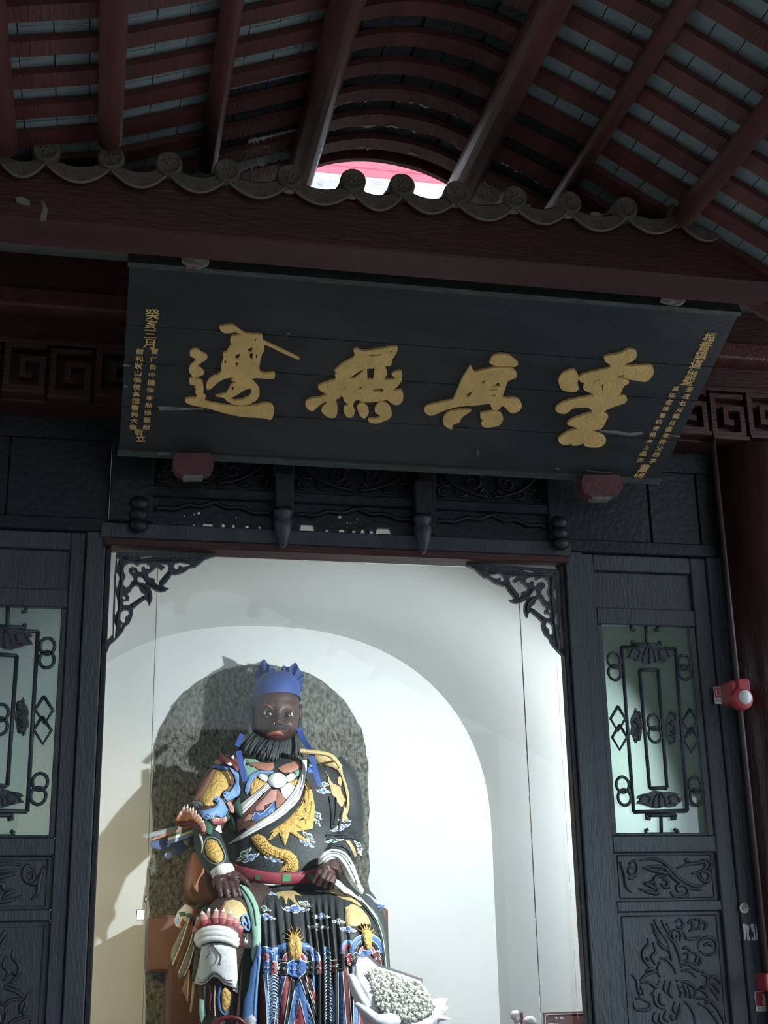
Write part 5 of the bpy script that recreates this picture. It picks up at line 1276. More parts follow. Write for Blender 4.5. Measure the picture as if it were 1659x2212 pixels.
D('gold_scroll', [(560,1180),(700,1150),(850,1260),(1000,1290),(1200,1450),(1150,1480),(1000,1390),(830,1340),(740,1290)], C_['gold_flat'], B_S, SKIRT, .008, .006, **K6)
def head8(q, tips):
    D('gold_dragon_head', q, C_['gold'], B_S, SKIRT, .014, .024, 8, **K8)
    b = MB()
    for (bx_, by), (tx, ty) in tips: stroke('', [(bx_, by), ((bx_+tx)/2+12, (by+ty)/2), (tx, ty)], 1.9, None, B_S, None, .02, mbx=b, taper=True, **K8)
    b.build('gold_flame', C_['gold'], SKIRT)
def arcs(cx, cy, spec, a0=pi, a1=2*pi):
    for rx, ry, w_, c in spec:
        stroke('rainbow_arc', [(cx+rx*cos(a0+(a1-a0)*i/10), cy+ry*sin(a0+(a1-a0)*i/10)) for i in range(11)], w_, C_[c], B_S, SKIRT, .006+.0006*w_, 2, **K8)
# field of white and blue waves under the robe's clouds
for q in ([(50,480),(600,430),(600,640),(50,650)], [(105,800),(250,820),(240,1000),(200,1500),(120,1500)], [(770,470),(860,470),(860,800),(900,1100),(900,1500),(790,1500),(770,1000)]):
    D('wave_field', q, C_['light_blue'], B_S, SKIRT, .003, **K8)
rw = random.Random(6); b = MB()
for x0, x1, y0, y1 in ((115,235,830,1390), (775,860,560,1380)):
    y = y0
    while y < y1:
        stroke('', [(x0, y), ((x0+x1)/2, y-35+rw.uniform(-8, 8)), (x1, y+rw.uniform(-6, 6))], 1.2, None, B_S, None, .012, 3, mbx=b, **K8); y += 38
b.build('wave_line', C_['white'], SKIRT)
b = MB()
for x0, x1, y0, y1 in ((115,235,850,1390), (775,860,580,1380)):
    y = y0
    while y < y1:
        stroke('', [(x0+10, y+10), (x0+40+rw.uniform(0, 20), y-14), (x1-20, y+4)], 1.3, None, B_S, None, .010, 3, mbx=b, **K8); y += 76
b.build('wave_line', C_['black'], SKIRT)
arcs(420, 640, [(300,205,4.2,'white'), (265,195,9,'blue'), (215,170,2,'white'), (190,150,7,'black'), (140,120,1.6,'white'), (115,100,6,'red'), (75,70,5,'rose')])
arcs(70, 640, [(90,170,2,'white'), (70,140,6,'blue'), (35,80,5,'red')], pi*1.05, 2*pi)
arcs(1290, 560, [(210,240,2,'white'), (190,215,6,'blue'), (150,175,1.6,'white'), (130,150,6,'black'), (95,105,1.4,'white'), (70,80,6,'red')], pi*1.02, 1.98*pi)
arcs(1060, 560, [(80,150,5,'light_blue'), (55,110,4,'red')], pi, 1.7*pi)
head8([(338,430),(360,350),(400,310),(450,320),(490,380),(512,450),(502,560),(490,620),(430,642),(370,622),(345,520)], [((370,350),(292,300)), ((360,380),(300,370)), ((385,325),(335,262)), ((400,315),(372,208)), ((425,312),(452,228)), ((450,325),(495,248)), ((475,350),(518,290)), ((490,380),(520,345))])
head8([(1228,330),(1250,270),(1290,248),(1330,280),(1352,340),(1347,430),(1330,502),(1300,512),(1260,450)], [((1240,300),(1165,258)), ((1245,285),(1185,205)), ((1265,262),(1218,185)), ((1285,255),(1250,165)), ((1310,265),(1312,185)), ((1335,295),(1365,235)), ((1345,330),(1382,285))])
# band of cloud plaques
for q, c in (([(322,690),(380,640),(480,628),(560,660),(572,740),(530,790),(480,832),(400,822),(340,790),(352,740)], 'blue'), ([(222,690),(260,660),(330,660),(340,720),(330,800),(250,800),(215,760)], 'black'), ([(132,680),(160,650),(212,655),(212,790),(150,790),(128,740)], 'red'), ([(48,670),(80,640),(122,650),(122,790),(70,800),(45,740)], 'blue'), ([(560,660),(600,650),(640,660),(640,790),(570,800)], 'black'), ([(668,660),(740,640),(745,790),(680,800)], 'red'), ([(860,640),(920,630),(920,760),(862,770)], 'maroon'), ([(920,640),(980,640),(985,730),(925,740)], 'black'), ([(1046,590),(1070,555),(1110,560),(1120,640),(1090,690),(1050,680)], 'red'), ([(1118,570),(1150,540),(1200,560),(1190,640),(1130,660)], 'black'), ([(1196,570),(1230,520),(1330,505),(1350,540),(1300,580),(1280,660),(1220,650),(1205,610)], 'blue'), ([(1350,560),(1420,520),(1450,600),(1460,690),(1400,680)], 'maroon')):
    cx = sum(p[0] for p in q)/len(q); cy = sum(p[1] for p in q)/len(q)
    D('cloud_plaque', [(cx+(p[0]-cx)*1.10, cy+(p[1]-cy)*1.10) for p in q], C_['white'], B_S, SKIRT, .013, **K8)
    D('plaque_fill', q, C_[c], B_S, SKIRT, .017, **K8)
    b = MB()
    for sx in (-1, 1):
        stroke('', [(cx+sx*22+cos(t)*16*(1-t/8)*sx, cy+sin(t)*20*(1-t/8)) for t in [i*.8 for i in range(8)]], .7, None, B_S, None, .022, 1, mbx=b, **K8)
    b.build('plaque_curl', C_['white'], SKIRT)
# stripes
E_ = 1600
for q, c in (([(470,850),(505,910),(660,1394),(725,E_),(600,E_),(482,1080),(375,E_),(300,E_),(350,1394),(420,1010)], 'blue'), ([(480,1095),(552,1394),(600,E_),(375,E_),(420,1394)], 'red'), ([(385,840),(442,842),(342,1394),(300,E_),(260,E_),(302,1394)], 'black'), ([(508,830),(560,900),(690,1300),(760,E_),(690,E_),(622,1394)], 'black'),
             ([(322,820),(382,832),(292,1300),(230,E_),(190,E_),(262,1100)], 'red'), ([(560,812),(622,862),(690,1100),(690,1232),(600,962)], 'red'), ([(272,822),(312,822),(242,1150),(190,E_),(170,E_),(206,1200)], 'blue'), ([(10,790),(42,800),(72,1150),(78,E_),(10,E_)], 'maroon'), ([(58,800),(92,800),(132,1394),(140,E_),(100,E_),(92,1394)], 'light_blue'),
             ([(950,760),(992,770),(1032,1394),(1040,E_),(950,E_)], 'blue'), ([(1002,750),(1052,720),(1102,1394),(1110,E_),(1052,E_)], 'maroon'), ([(1120,700),(1160,720),(1190,1394),(1195,E_),(1130,E_)], 'light_blue'), ([(1180,720),(1220,740),(1250,1394),(1255,E_),(1200,E_)], 'red'), ([(640,800),(672,820),(672,1060),(650,960)], 'blue')):
    D('stripe', q, C_[c], B_S, SKIRT, .007, .003, **K8)
b = MB()
for ln in ([(470,848),(420,1000),(345,1394),(300,E_)], [(470,848),(508,905),(665,1394),(725,E_)], [(480,1085),(415,1394),(372,E_)], [(480,1085),(556,1394),(602,E_)], [(384,838),(300,1394),(258,E_)], [(560,900),(692,1300)], [(318,820),(256,1100),(188,E_)], [(555,810),(598,960),(690,1232)], [(620,860),(690,1100)], [(268,820),(200,1200),(168,E_)], [(50,800),(86,1200),(96,E_)], [(96,800),(136,1394)], [(946,760),(948,1394)], [(996,765),(1040,1394)], [(1056,720),(1106,1394)], [(1116,700),(1128,1394)], [(1165,720),(1196,1394)]):
    stroke('', ln, 1.0, None, B_S, None, .014, mbx=b, **K8)
b.build('stripe_edge', C_['white'], SKIRT)

# ---------------------------------------------------------------- head
HY = 2.96
hc = at(596, 1540, HY); HW, HD = .166, .205
zt_h = at(596, 1462, HY).z; zb_h = at(598, 1606, HY-.1).z
HZ = (zt_h+zb_h)/2; HH = (zt_h-zb_h)/2
def fz(px, py, Y=2.78): p = at(px, py, Y); return p.x, p.z
feats = []                                              # x, z, rx, rz, push
def ft(px, py, rx, rz, a, Y=2.76): x, z = fz(px, py, Y); feats.append((x, z, rx, rz, a))
ft(600, 1561, .036, .030, .066, 2.72); ft(601, 1552, .020, .045, .040, 2.74); ft(601, 1538, .018, .04, .018)
ft(586, 1564, .020, .018, .036, 2.74); ft(615, 1565, .020, .018, .036, 2.74)
ft(579, 1527, .042, .018, .036); ft(622, 1529, .042, .018, .036); ft(601, 1527, .02, .03, .012)
ft(580, 1543, .034, .024, -.030); ft(622, 1545, .034, .024, -.030)
ft(568, 1566, .035, .035, .018); ft(634, 1567, .035, .035, .018)
ft(598, 1582, .055, .014, .014); ft(597, 1591, .045, .012, .008); ft(598, 1602, .045, .03, .030)
ft(574, 1576, .012, .04, -.008); ft(624, 1577, .012, .04, -.008)
ft(598, 1510, .08, .05, .012)
hd = MB(); rows = []
NR, NC = 64, 84
for i in range(NR+1):
    t = pi*i/NR; t = min(max(t, .03), pi-.03); e = 2/2.9
    zz = HZ+HH*math.copysign(abs(cos(t))**e, cos(t)); rr = abs(sin(t))**e
    k = (zz-HZ)/HH; wid = 1.0-.05*max(0, -k)**2.0-.05*max(0, k)**2
    row = []
    for j in range(NC):
        a = 2*pi*j/NC; ea = 2/2.55
        x = hc.x+HW*wid*rr*math.copysign(abs(cos(a))**ea, cos(a)); y = HY-HD*rr*math.copysign(abs(sin(a))**ea, sin(a))
        if sin(a) > 0:
            p = 0
            for fx, fz_, rx, rz, am in feats: p += am*math.exp(-((x-fx)/rx)**2-((zz-fz_)/rz)**2)
            y -= p*min(1, sin(a)*2.2)
        row.append((x, y, zz))
    rows.append(row)
hd.grid(rows, True, True)
HEAD = hd.build('head', C_['skin_face'], st); HEAD['label'] = 'dark brown scowling face'
B_H = bvh(hd)
# ears
for px, sg in ((544, -1), (647, 1)):
    b = MB(); c = at(px, 1538, HY-.02); b.ball(c, (.022, .035, .055), 10, 8)
    b.tube([c+Vector((sg*.012, -.012+.03*cos(t)*.6, .05*sin(t))) for t in [i*.45-1.2 for i in range(9)]], .009, 6); b.build('ear', C_['skin_face'], HEAD)
# eyes, brows, moustache, mouth
for px, py in ((580, 1541), (622, 1543.5)):
    h, d = hitpt(B_H, px, py)
    b = MB(); b.ball(h+d*.002, (.037, .024, .027), 18, 12); e_ = b.build('eye', C_['eye'], HEAD)
    sx = 1.5 if px < 600 else -1.0
    h2 = h-d*.0205+RT*(.005 if px < 600 else .003); b = MB(); b.ball(h2, (.0245, .009, .025), 16, 8); b.build('pupil', C_['pupil'], e_)
    b = MB(); b.ball(h2-d*.008+Vector((.006, 0, .006)), .003, 6, 4); b.build('glint', C_['white'], e_)
    for dy, k in ((-1, .86), (1, .8)):
        b = MB(); b.tube([h+d*.004+Vector((.040*cos(t)*1.05, -.018-.006*sin(t), -dy*.029*sin(t)*k)) for t in [pi*i/10 for i in range(11)]], .0065 if dy < 0 else .005, 6); b.build('eyelid', C_['skin_face'], HEAD)
for ln in ([(573,1521),(582,1526),(590,1533)], [(579,1523),(586,1528),(592,1536)], [(630,1526),(623,1530),(616,1534)], [(634,1529),(628,1534)]):
    stroke('eyebrow', ln, 1.6, C_['brow'], B_H, HEAD, .014, taper=True)
for ln in ([(591,1524),(597,1530),(600,1538)], [(609,1525),(604,1532),(602,1538)]): stroke('frown_line', ln, 1.4, C_['hair'], B_H, HEAD, .004)
for px, py in ((592, 1563), (608, 1564)):
    h, d = hitpt(B_H, px, py); b = MB(); b.ball(h, (.011, .008, .008), 8, 6); b.build('nostril', C_['pupil'], HEAD)
D('moustache', [(582,1569),(590,1566),(600,1568),(612,1567),(619,1571),(620,1577),(608,1574),(599,1575),(588,1575),(580,1578)], C_['hair'], B_H, HEAD, .006, .010, 3, 4)
D('moustache', [(617,1556),(620,1560),(620,1576),(616,1574)], C_['hair'], B_H, HEAD, .006, .006, 2, 3)
D('lips', [(576,1588),(580,1583),(589,1580.5),(599,1579.5),(608,1581.5),(614,1587),(613,1589),(606,1586.5),(596,1585.5),(586,1587),(579,1590)], C_['lip'], B_H, HEAD, .003, .004, 3, 4)
stroke('mouth_line', [(576,1591),(586,1588),(597,1587),(607,1588),(615,1591)], 1.0, C_['maroon'], B_H, HEAD, .004)
False and D('lower_lip', [(580,1590),(588,1586.5),(597,1585.5),(606,1587),(612,1590),(604,1591),(596,1590),(587,1591)], C_['lip'], B_H, HEAD, .003, .006, 3, 4)

# beard: strands sweeping down and to the left
rb = random.Random(12); b = MB()
def strand(x0, y0, Y0_, x1, y1, Y1_, r, sag=0.0):
    pts = []
    for i in range(6):
        t = i/5; pts.append(at(x0+(x1-x0)*t+sag*sin(pi*t), y0+(y1-y0)*t**1.15+3*sin(pi*t), Y0_+(Y1_-Y0_)*t-.03*sin(pi*t)))
    b.tube(pts, [r*.8, r, r, r*.85, r*.55, r*.1], 5)
for i in range(300):
    t = rb.random(); x0 = 541+t*108; jaw = 1604-28*abs((x0-597)/54)**2.6
    y0 = jaw-rb.uniform(0, 5); Y0_ = 2.82+.14*abs((x0-597)/54)**2+rb.uniform(-.01, .03)
    if t < .32: x1 = 505+t*170+rb.uniform(-6, 8); y1 = 1618+t*50+rb.uniform(-3, 10)
    else: x1 = x0-18+(t-.3)*26+rb.uniform(-8, 8); y1 = 1637+12*sin((t-.3)*4.4)+rb.uniform(-12, 6)
    strand(x0, y0, Y0_, x1, y1, Y0_-rb.uniform(.0, .06), rb.uniform(.007, .012), -3)
tag(b.build('beard', C_['beard'], HEAD), kind='stuff')
b = MB()
for pts, rr in (([(548,1545,2.94),(541,1565,2.94),(537,1585,2.94),(540,1603,2.94),(556,1610,2.9)], [.028,.034,.04,.04,.03]), ([(646,1548,2.96),(647,1570,2.96),(646,1590,2.95),(640,1606,2.92)], [.018,.022,.026,.02])):
    b.tube([at(*p) for p in pts], rr, 8)
b.ball(at(597, 1570, 3.1), (.15, .10, .22), 14, 10)
b.build('hair', C_['hair'], HEAD)

# blue cap: close band and dome, two pleated lobes, ties
hm = MB(); rows = []
for i in range(15):
    t = i/14; row = []
    for j in range(64):
        a = 2*pi*j/64; s_ = sin(a)
        brim = at(597, 1514-7*max(0, s_)**1.5+8*max(0, -s_), HY).z; top = at(597, 1453, HY).z
        q = t*pi/2; z = brim+(top-brim)*sin(q)**1.05; f_ = cos(q)**.55 if t < 1 else .02
        bulge = 1.045+.02*sin(pi*min(1, t*1.4))
        row.append((hc.x+.006+HW*bulge*f_*math.copysign(abs(cos(a))**.9, cos(a)), HY-(HD*1.07+.015)*f_*math.copysign(abs(s_)**.9, s_), z))
    rows.append(row)
hm.grid(rows, True, True); hm.grid([rows[0], [((p[0]-hc.x)*.95+hc.x, (p[1]-HY)*.95+HY, p[2]+.004) for p in rows[0]]], True, True)
CAP = hm.build('cap', C_['hat'], HEAD)
for tips, base in (([(549,1462,3.1),(553,1449,3.06),(561,1435,3.02),(570,1424,3.),(578,1433,3.02),(584,1437,3.03),(590,1441,3.04),(595,1452,3.05)], (572,1486,3.02)), ([(606,1452,3.05),(611,1438,3.03),(618,1440,3.02),(626,1440,3.02),(638,1431,3.),(645,1442,3.02),(652,1452,3.06),(657,1462,3.1),(655,1477,3.12),(652,1492,3.12)], (626,1486,3.04))):
    k = len(tips); rows = [[], [], [], []]
    for i, (x, y, Y) in enumerate(tips):
        fold = .040 if i % 2 else -.012
        for r_, f in enumerate((1.0, .66, .33, .0)):
            px = base[0]+(x-base[0])*(f if f > 0 else .30)*(1 if f > 0 else 1); py = base[1]+(y-base[1])*f; YY = base[2]+(Y-base[2])*f
            rows[r_].append(at(px, py, YY-(fold*(.35+f)) if True else YY))
    sub = [catmull([tuple(p) for p in r], 4) for r in rows]
    b = MB(); b.grid(sub, True)
    bk = [[(p[0], p[1]+.07*(i/3+.25), p[2]-.004) for p in r] for i, r in enumerate(sub)]
    b.grid(bk, True); b.grid([sub[0], bk[0]], True); b.grid([[r[0] for r in sub], [r[0] for r in bk]]); b.grid([[r[-1] for r in sub], [r[-1] for r in bk]])
    b.build('cap_lobe', C_['hat'], CAP)
def ribbon(name, pts, w, m, parent):
    pts = catmull(pts, 4); b = MB(); L_ = []; R_ = []; L2 = []; R2 = []
    for i, (x, y, Y) in enumerate(pts):
        a, c = pts[max(0, i-1)], pts[min(len(pts)-1, i+1)]; tx, ty = c[0]-a[0], c[1]-a[1]; l = max(1e-6, sqrt(tx*tx+ty*ty)); nx, ny = -ty/l*w, tx/l*w
        L_.append(at(x+nx, y+ny, Y)); R_.append(at(x-nx, y-ny, Y-.006)); L2.append(at(x+nx, y+ny, Y)+Vector((0, .008, 0))); R2.append(at(x-nx, y-ny, Y)+Vector((0, .008, 0)))
    b.grid([L_, R_, R2, L2, L_], False); b.add([L_[-1], R_[-1], R2[-1], L2[-1]], [(0, 1, 2, 3)]); b.add([L_[0], R_[0], R2[0], L2[0]], [(0, 1, 2, 3)])
    return b.build(name, m, parent)
ribbon('cap_tie', [(524,1586,2.70),(518,1598,2.66),(513,1612,2.62)], 5.5, C_['ribbon'], st)
ribbon('cap_tie', [(515,1622,2.62),(520,1645,2.60),(525,1668,2.60),(530,1688,2.60)], 6.2, C_['ribbon'], st)
ribbon('cap_tie', [(645,1572,2.80),(652,1590,2.76),(662,1608,2.70),(672,1625,2.62),(678,1650,2.60),(684,1675,2.58),(691,1697,2.58)], 5.4, C_['ribbon'], st)

# ---------------------------------------------------------------- armchair behind and under the figure
ch = empty('armchair', (1.27, 2.9, 0.45)); tag(ch, 'red-brown wooden armchair under the seated statue', 'armchair')
def bxp(name, x0, x1, y0, y1, z0, z1, m): 
    b = MB(); b.bevbox(x0, x1, y0, y1, z0, z1, .02); return b.build(name, m, ch)
xl = at(320, 2000, 2.9).x; xr = at(837, 1990, 2.9).x; z1 = at(330, 1978, 2.9).z; z0 = at(330, 2100, 2.9).z
bxp('arm', xl, xl+.30, 2.86, 3.30, z0, z1, C_['chair']); bxp('arm', xr-.26, xr, 2.86, 3.30, z0, z1+.03, C_['chair'])
bxp('seat', xl+.14, xr-.08, 2.74, 3.30, 0.45, z0+.06, C_['chair_dark'])
free('back_panel', [(880,640),(840,820),(812,1050),(820,1200),(855,1360),(900,1430),(1100,1480),(1400,1400),(1440,900),(1300,640),(1000,600)], C_['chair_dark'], 3.05, ch, .06, .02, 8, **K4)

# ---------------------------------------------------------------- glass screen across the opening
gs = empty('glass_screen', (XC, 0.10, 0.45)); tag(gs, 'clear glass screen in three panes closing the shrine opening', 'glass screen')
xj = [0.05, at(325, 1700, 0.1).x, at(1143, 1700, 0.1).x, 2.46]
for i in range(3):
    b = MB(); b.box(xj[i]+.0015, xj[i+1]-.0015, 0.10, 0.108, 0.5, 3.60); b.build('pane', M['glass'], gs)
for x, m_ in ((xj[1], C_['grey']), (xj[2], M['joint'])):  # left joint lighter, its highlight painted into the grey
    b = MB(); b.box(x-.0014, x+.0014, 0.099, 0.109, 0.5, 3.60); b.build('joint', m_, gs)
lm = bpy.data.materials.new('reflection_glow'); lm.use_nodes = True; pb = lm.node_tree.nodes['Principled BSDF']
pb.inputs['Emission Color'].default_value = (1, .96, .98, 1); pb.inputs['Emission Strength'].default_value = 6; pb.inputs['Base Color'].default_value = (.9, .9, .9, 1)
p = at(304, 1976, 0.135); g = empty('lamp_reflection', p); tag(g, 'small square white glow by the left glass joint, standing for a lamp reflection', 'lamp')
b = MB(); b.bevbox(p.x-.021, p.x+.021, .137, .16, p.z-.025, p.z+.025, .003); b.build('housing', M['chrome'], g)  # rim of the glowing square that stands for the lamp reflection
b = MB(); b.box(p.x-.017, p.x+.017, .134, .1375, p.z-.021, p.z+.021); b.build('lens', lm, g)  # glowing square made to stand for a lamp's reflection in the glass
p2 = at(314, 1943, 0.10); b = MB(); b.lathe([(.003, .018), (.006, .006), (.006, -.008), (.002, -.018)], (p2.x, .097, p2.z), (0, 0, 1), 8); b.build('glass_clip', M['chrome'], gs)
# spotlight behind the right door leaf, the shrine's own key lamp
sp = empty('spotlight', (2.70, .38, 3.06)); tag(sp, 'spotlight fixture fixed behind the right door post', 'lamp')
b = MB(); b.bevbox(2.66, 2.74, .33, .375, 2.96, 3.09, .01); b.build('housing', C_['grey'], sp)
b = MB(); b.tube([(2.70, .36, 3.08), (2.70, .36, 3.5), (2.70, .12, 3.6)], .008, 8); b.build('bracket', C_['grey'], sp)

# ---------------------------------------------------------------- columns, conduit, fire alarm and call point
for s_, nm in ((1, 'right'), (-1, 'left')):
    cx = at(1638, 1960, -.10).x+.215; cx = cx if s_ > 0 else 2*XC-cx
    g = empty('column', (cx, -.10, 0.0)); tag(g, 'dark red round timber column at the far %s of the shrine front' % nm, 'column')
    b = MB(); b.lathe([(.20, 0.28), (.205, .5), (.205, 3.0), (.20, 4.29)], (cx, -.10, 0), (0, 0, 1), 40); b.build('shaft', M['column'], g)
    b = MB(); b.lathe([(.27, 0.0), (.31, .10), (.30, .2), (.22, .28)], (cx, -.10, 0), (0, 0, 1), 32); b.build('stone_base', M['stone'], g)
ct = [at(1571, 1200, -.26), at(1585, 1400, -.26), at(1605, 1560, -.26), at(1622, 1780, -.26), at(1640, 1960, -.26), at(1650, 2090, -.26)]
xm = sum(p.x for p in ct)/len(ct)
b = MB(); b.tube([(xm, -.262, 4.3), (xm, -.262, 3), (xm, -.262, 0.5)], .014, 10)
cdo = b.build('conduit', mat('conduit_paint', '3e3030', .4, .15)); tag(cdo, 'thin painted conduit pipe running down the dark red column', 'pipe')
redp = mat('alarm_red', 'b03a44', .4, .08); whitep = mat('sign_white', 'e4e0da', .5, .04); inkp = mat('sign_ink', '2a2426', .6, .1); brownp = mat('sign_brown', '5a3a3c', .45, .1)
def label_text(s, c, size, m, parent, Y, name='lettering', bold=.0, squash=1.0, th=.0012):
    vs, fs = text_mesh(s, size, bold*size); b = MB()
    f = [Vector((c[0]+v.x, Y, c[1]+v.y*squash)) for v in vs]; n = len(f)
    b.add(f+[p+Vector((0, th, 0)) for p in f], fs+[tuple(i+n for i in t)[::-1] for t in fs]); return b.build(name, m, parent)
def bars(name, segs, Y, r, m, parent):
    b = MB()
    for a, c in segs: b.tube([(a[0], Y, a[1]), (c[0], Y, c[1])], r, 5)
    return b.build(name, m, parent)
# square sign with horn
SY = -.03
a, c = at(1541.5, 1483, SY), at(1577, 1521, SY); x0, x1, z0, z1 = a.x, c.x, c.z, a.z
sg = empty('alarm_sign', ((x0+x1)/2, SY, z0)); tag(sg, 'small red and white sign with horn symbol beside the alarm', 'sign')
b = MB(); b.bevbox(x0, x1, SY, SY+.008, z0, z1, .002); b.build('plate', whitep, sg)
b = MB(); b.box(x0+.003, x1-.003, SY-.001, SY, z0+.34*(z1-z0), z1-.003); b.build('red_field', redp, sg)
def sp_(u, v): return (x0+(x1-x0)*u, z0+(z1-z0)*v)
q = [sp_(.16, .78), sp_(.43, .78), sp_(.43, .52), sp_(.16, .52)]; bars('horn_box', [(q[i], q[(i+1) % 4]) for i in range(4)], SY-.002, .0018, whitep, sg)
q = [sp_(.46, .65), sp_(.86, .80), sp_(.86, .50)]; bars('horn_bell', [(q[0], q[1]), (q[1], q[2]), (q[2], q[0])], SY-.002, .0015, whitep, sg)
label_text('声光报警器', sp_(.55, .2), .018, inkp, sg, SY-.001)
# alarm sounder with lamp
a = at(1594, 1468, -.31); c0 = at(1597, 1505, -.31)
al = empty('fire_alarm', (c0.x, -.31, c0.z)); tag(al, 'red fire alarm sounder with round white lamp on the dark red column', 'fire alarm')
b = MB(); b.bevbox(c0.x-.055, c0.x+.045, -.33, -.20, c0.z-.035, c0.z+.085, .012); b.build('body', redp, al)
b = MB(); b.bevbox(c0.x-.018, c0.x+.048, -.35, -.32, c0.z+.012, c0.z+.09, .006); b.build('front_cover', redp, al)
b = MB(); b.lathe([(.062, -.30), (.062, -.335), (.045, -.35)], (c0.x+.003, 0, c0.z-.012), (0, 1, 0), 24); b.build('lamp_base', redp, al)
b = MB(); b.ball((c0.x+.012, -.345, c0.z-.008), (.038, .03, .040), 16, 10); b.build('lamp', mat('alarm_lamp', 'dfe6e2', .25, .05), al)
# manual call point
c0 = at(1665, 2122, -.27)
cp = empty('call_point', (c0.x, -.27, c0.z)); tag(cp, 'red manual call point box at the lower right edge', 'call point')
a = at(1645, 2103, -.27); e = at(1650, 2141, -.27)
b = MB(); b.bevbox(a.x, a.x+.095, -.31, -.20, e.z, a.z, .006); b.build('body', redp, cp)
b = MB(); b.bevbox(a.x+.015, a.x+.08, -.3125, -.309, e.z+.028, a.z-.026, .002); b.build('button_plate', whitep, cp)
b = MB(); b.ball((a.x+.047, -.314, (a.z+e.z)/2), (.006, .003, .006), 8, 6); b.build('dot', inkp, cp)
SY = -.03
a, c = at(1630, 2142, SY), at(1634, 2185, SY); x0, z1, z0 = a.x, a.z, c.z; x1 = x0+(z1-z0)*1.0
sg = empty('call_point_sign', ((x0+x1)/2, SY, z0)); tag(sg, 'red and white sign with pressing finger under the call point', 'sign')
b = MB(); b.bevbox(x0, x1, SY, SY+.008, z0, z1, .002); b.build('plate', whitep, sg)
b = MB(); b.box(x0+.003, x1-.003, SY-.001, SY, z0+.26*(z1-z0), z1-.003); b.build('red_field', redp, sg)
b = MB(); plate(b, [(.44,.30),(.38,.45),(.40,.55),(.46,.52),(.45,.80),(.52,.82),(.54,.60),(.70,.55),(.74,.40),(.68,.30)], [], lambda u, v: Vector((*[sp_(u, v)[0]], SY-.002, sp_(u, v)[1])), (0, .0012, 0)); b.build('hand_symbol', whitep, sg)
b = MB(); cc = sp_(.49, .80); b.tube([(cc[0]+cos(t)*.008, SY-.002, cc[1]+sin(t)*.008) for t in [i*.5 for i in range(13)]], .0012, 5); b.build('ring', whitep, sg)
label_text('手动报警按钮', sp_(.55, .14), .015, inkp, sg, SY-.001)
# round white sticker on the door frame
p = at(1607, 1962, -.022); stk = empty('round_sticker', p); tag(stk, 'round white swirled sticker on the black frame beside the right door leaf', 'sticker')
b = MB(); b.lathe([(.020, .003), (.026, .0), (.026, -.004), (.018, -.006)], (p.x, -.022, p.z), (0, 1, 0), 22); b.build('disc', whitep, stk)
b = MB(); b.tube([(p.x+cos(t)*.018*(1-t/12), -.030, p.z+sin(t)*.018*(1-t/12)) for t in [i*.6 for i in range(18)]], .0028, 6); b.build('swirl', C_['grey'], stk)

# ---------------------------------------------------------------- offering table, bouquet, small ribbon and the brown sign
tb_ = empty('offering_table', (1.5, .85, .45)); tag(tb_, 'low offering table behind the glass, below the picture edge', 'table')
b = MB(); b.bevbox(0.3, 2.45, .35, 1.45, .90, .95, .01); b.build('top', M['red_brown'], tb_)
for x in (.38, 2.37):
    for y in (.42, 1.38):
        b = MB(); b.bevbox(x-.04, x+.04, y-.04, y+.04, .45, .90, .008); b.build('leg', M['red_brown'], tb_)
paper = mat('bouquet_paper', 'dcdce4', .55, .06, 5, .1, 12); petalm = mat('baby_breath', 'd6d8cd', .7, .08); stemm = mat('bouquet_stem', '8a9a78', .7, .2)
BY = 1.05
bq = empty('bouquet', (1.80, BY, .95)); tag(bq, 'bouquet of white baby breath in white wrapping paper before the statue', 'bouquet')
def sheet(q, Y, dome=.05, nm='wrapping_paper'):
    return free(nm, q, paper, Y, bq, .006, dome, 22, 8, o=(700, 1960), sc=2.765)
sheet([(205,300),(265,280),(330,340),(470,385),(592,428),(585,520),(400,560),(260,420),(225,380)], 1.20, -.02)
sheet([(205,300),(215,330),(235,400),(290,480),(330,560),(345,640),(300,640),(250,600),(235,540),(190,470),(180,400),(190,340)], lineY(770, 2080, 1.08, 820, 2190, .92), .05)
sheet([(140,400),(175,395),(230,470),(265,520),(310,560),(330,660),(420,720),(400,900),(330,900),(240,700),(180,560),(150,480)], lineY(750, 2100, 1.04, 840, 2212, .90), .05)
sheet([(178,580),(200,565),(270,600),(330,640),(400,630),(450,650),(460,680),(430,760),(360,800),(280,700),(215,630)], lineY(770, 2170, .90, 860, 2230, .80), .06)
sheet([(590,470),(640,550),(700,540),(740,545),(720,580),(745,600),(700,640),(765,668),(690,680),(600,700),(560,900),(440,900),(440,700),(520,680),(640,610),(600,520)], lineY(900, 2130, 1.05, 930, 2212, .92), .04)
sheet([(330,660),(440,690),(560,680),(690,640),(640,760),(560,900),(430,900),(360,800)], .86, .06)
rq = random.Random(4); fl = MB(); sm_ = MB()
poly = [(250,390),(290,365),(380,385),(480,420),(560,440),(610,500),(640,550),(660,600),(600,650),(520,690),(440,680),(340,620),(310,560),(290,500)]
def inp(p, q):
    r = False; j = len(q)-1
    for i in range(len(q)):
        if (q[i][1] > p[1]) != (q[j][1] > p[1]) and p[0] < (q[j][0]-q[i][0])*(p[1]-q[i][1])/(q[j][1]-q[i][1])+q[i][0]: r = not r
        j = i
    return r
k = 0
ico = [(0,0,1),(.9,0,.4),(.28,.85,.4),(-.72,.53,.4),(-.72,-.53,.4),(.28,-.85,.4),(.5,.4,-.7),(-.3,.6,-.7),(-.65,-.1,-.75),(0,-.65,-.75),(.6,-.3,-.7)]
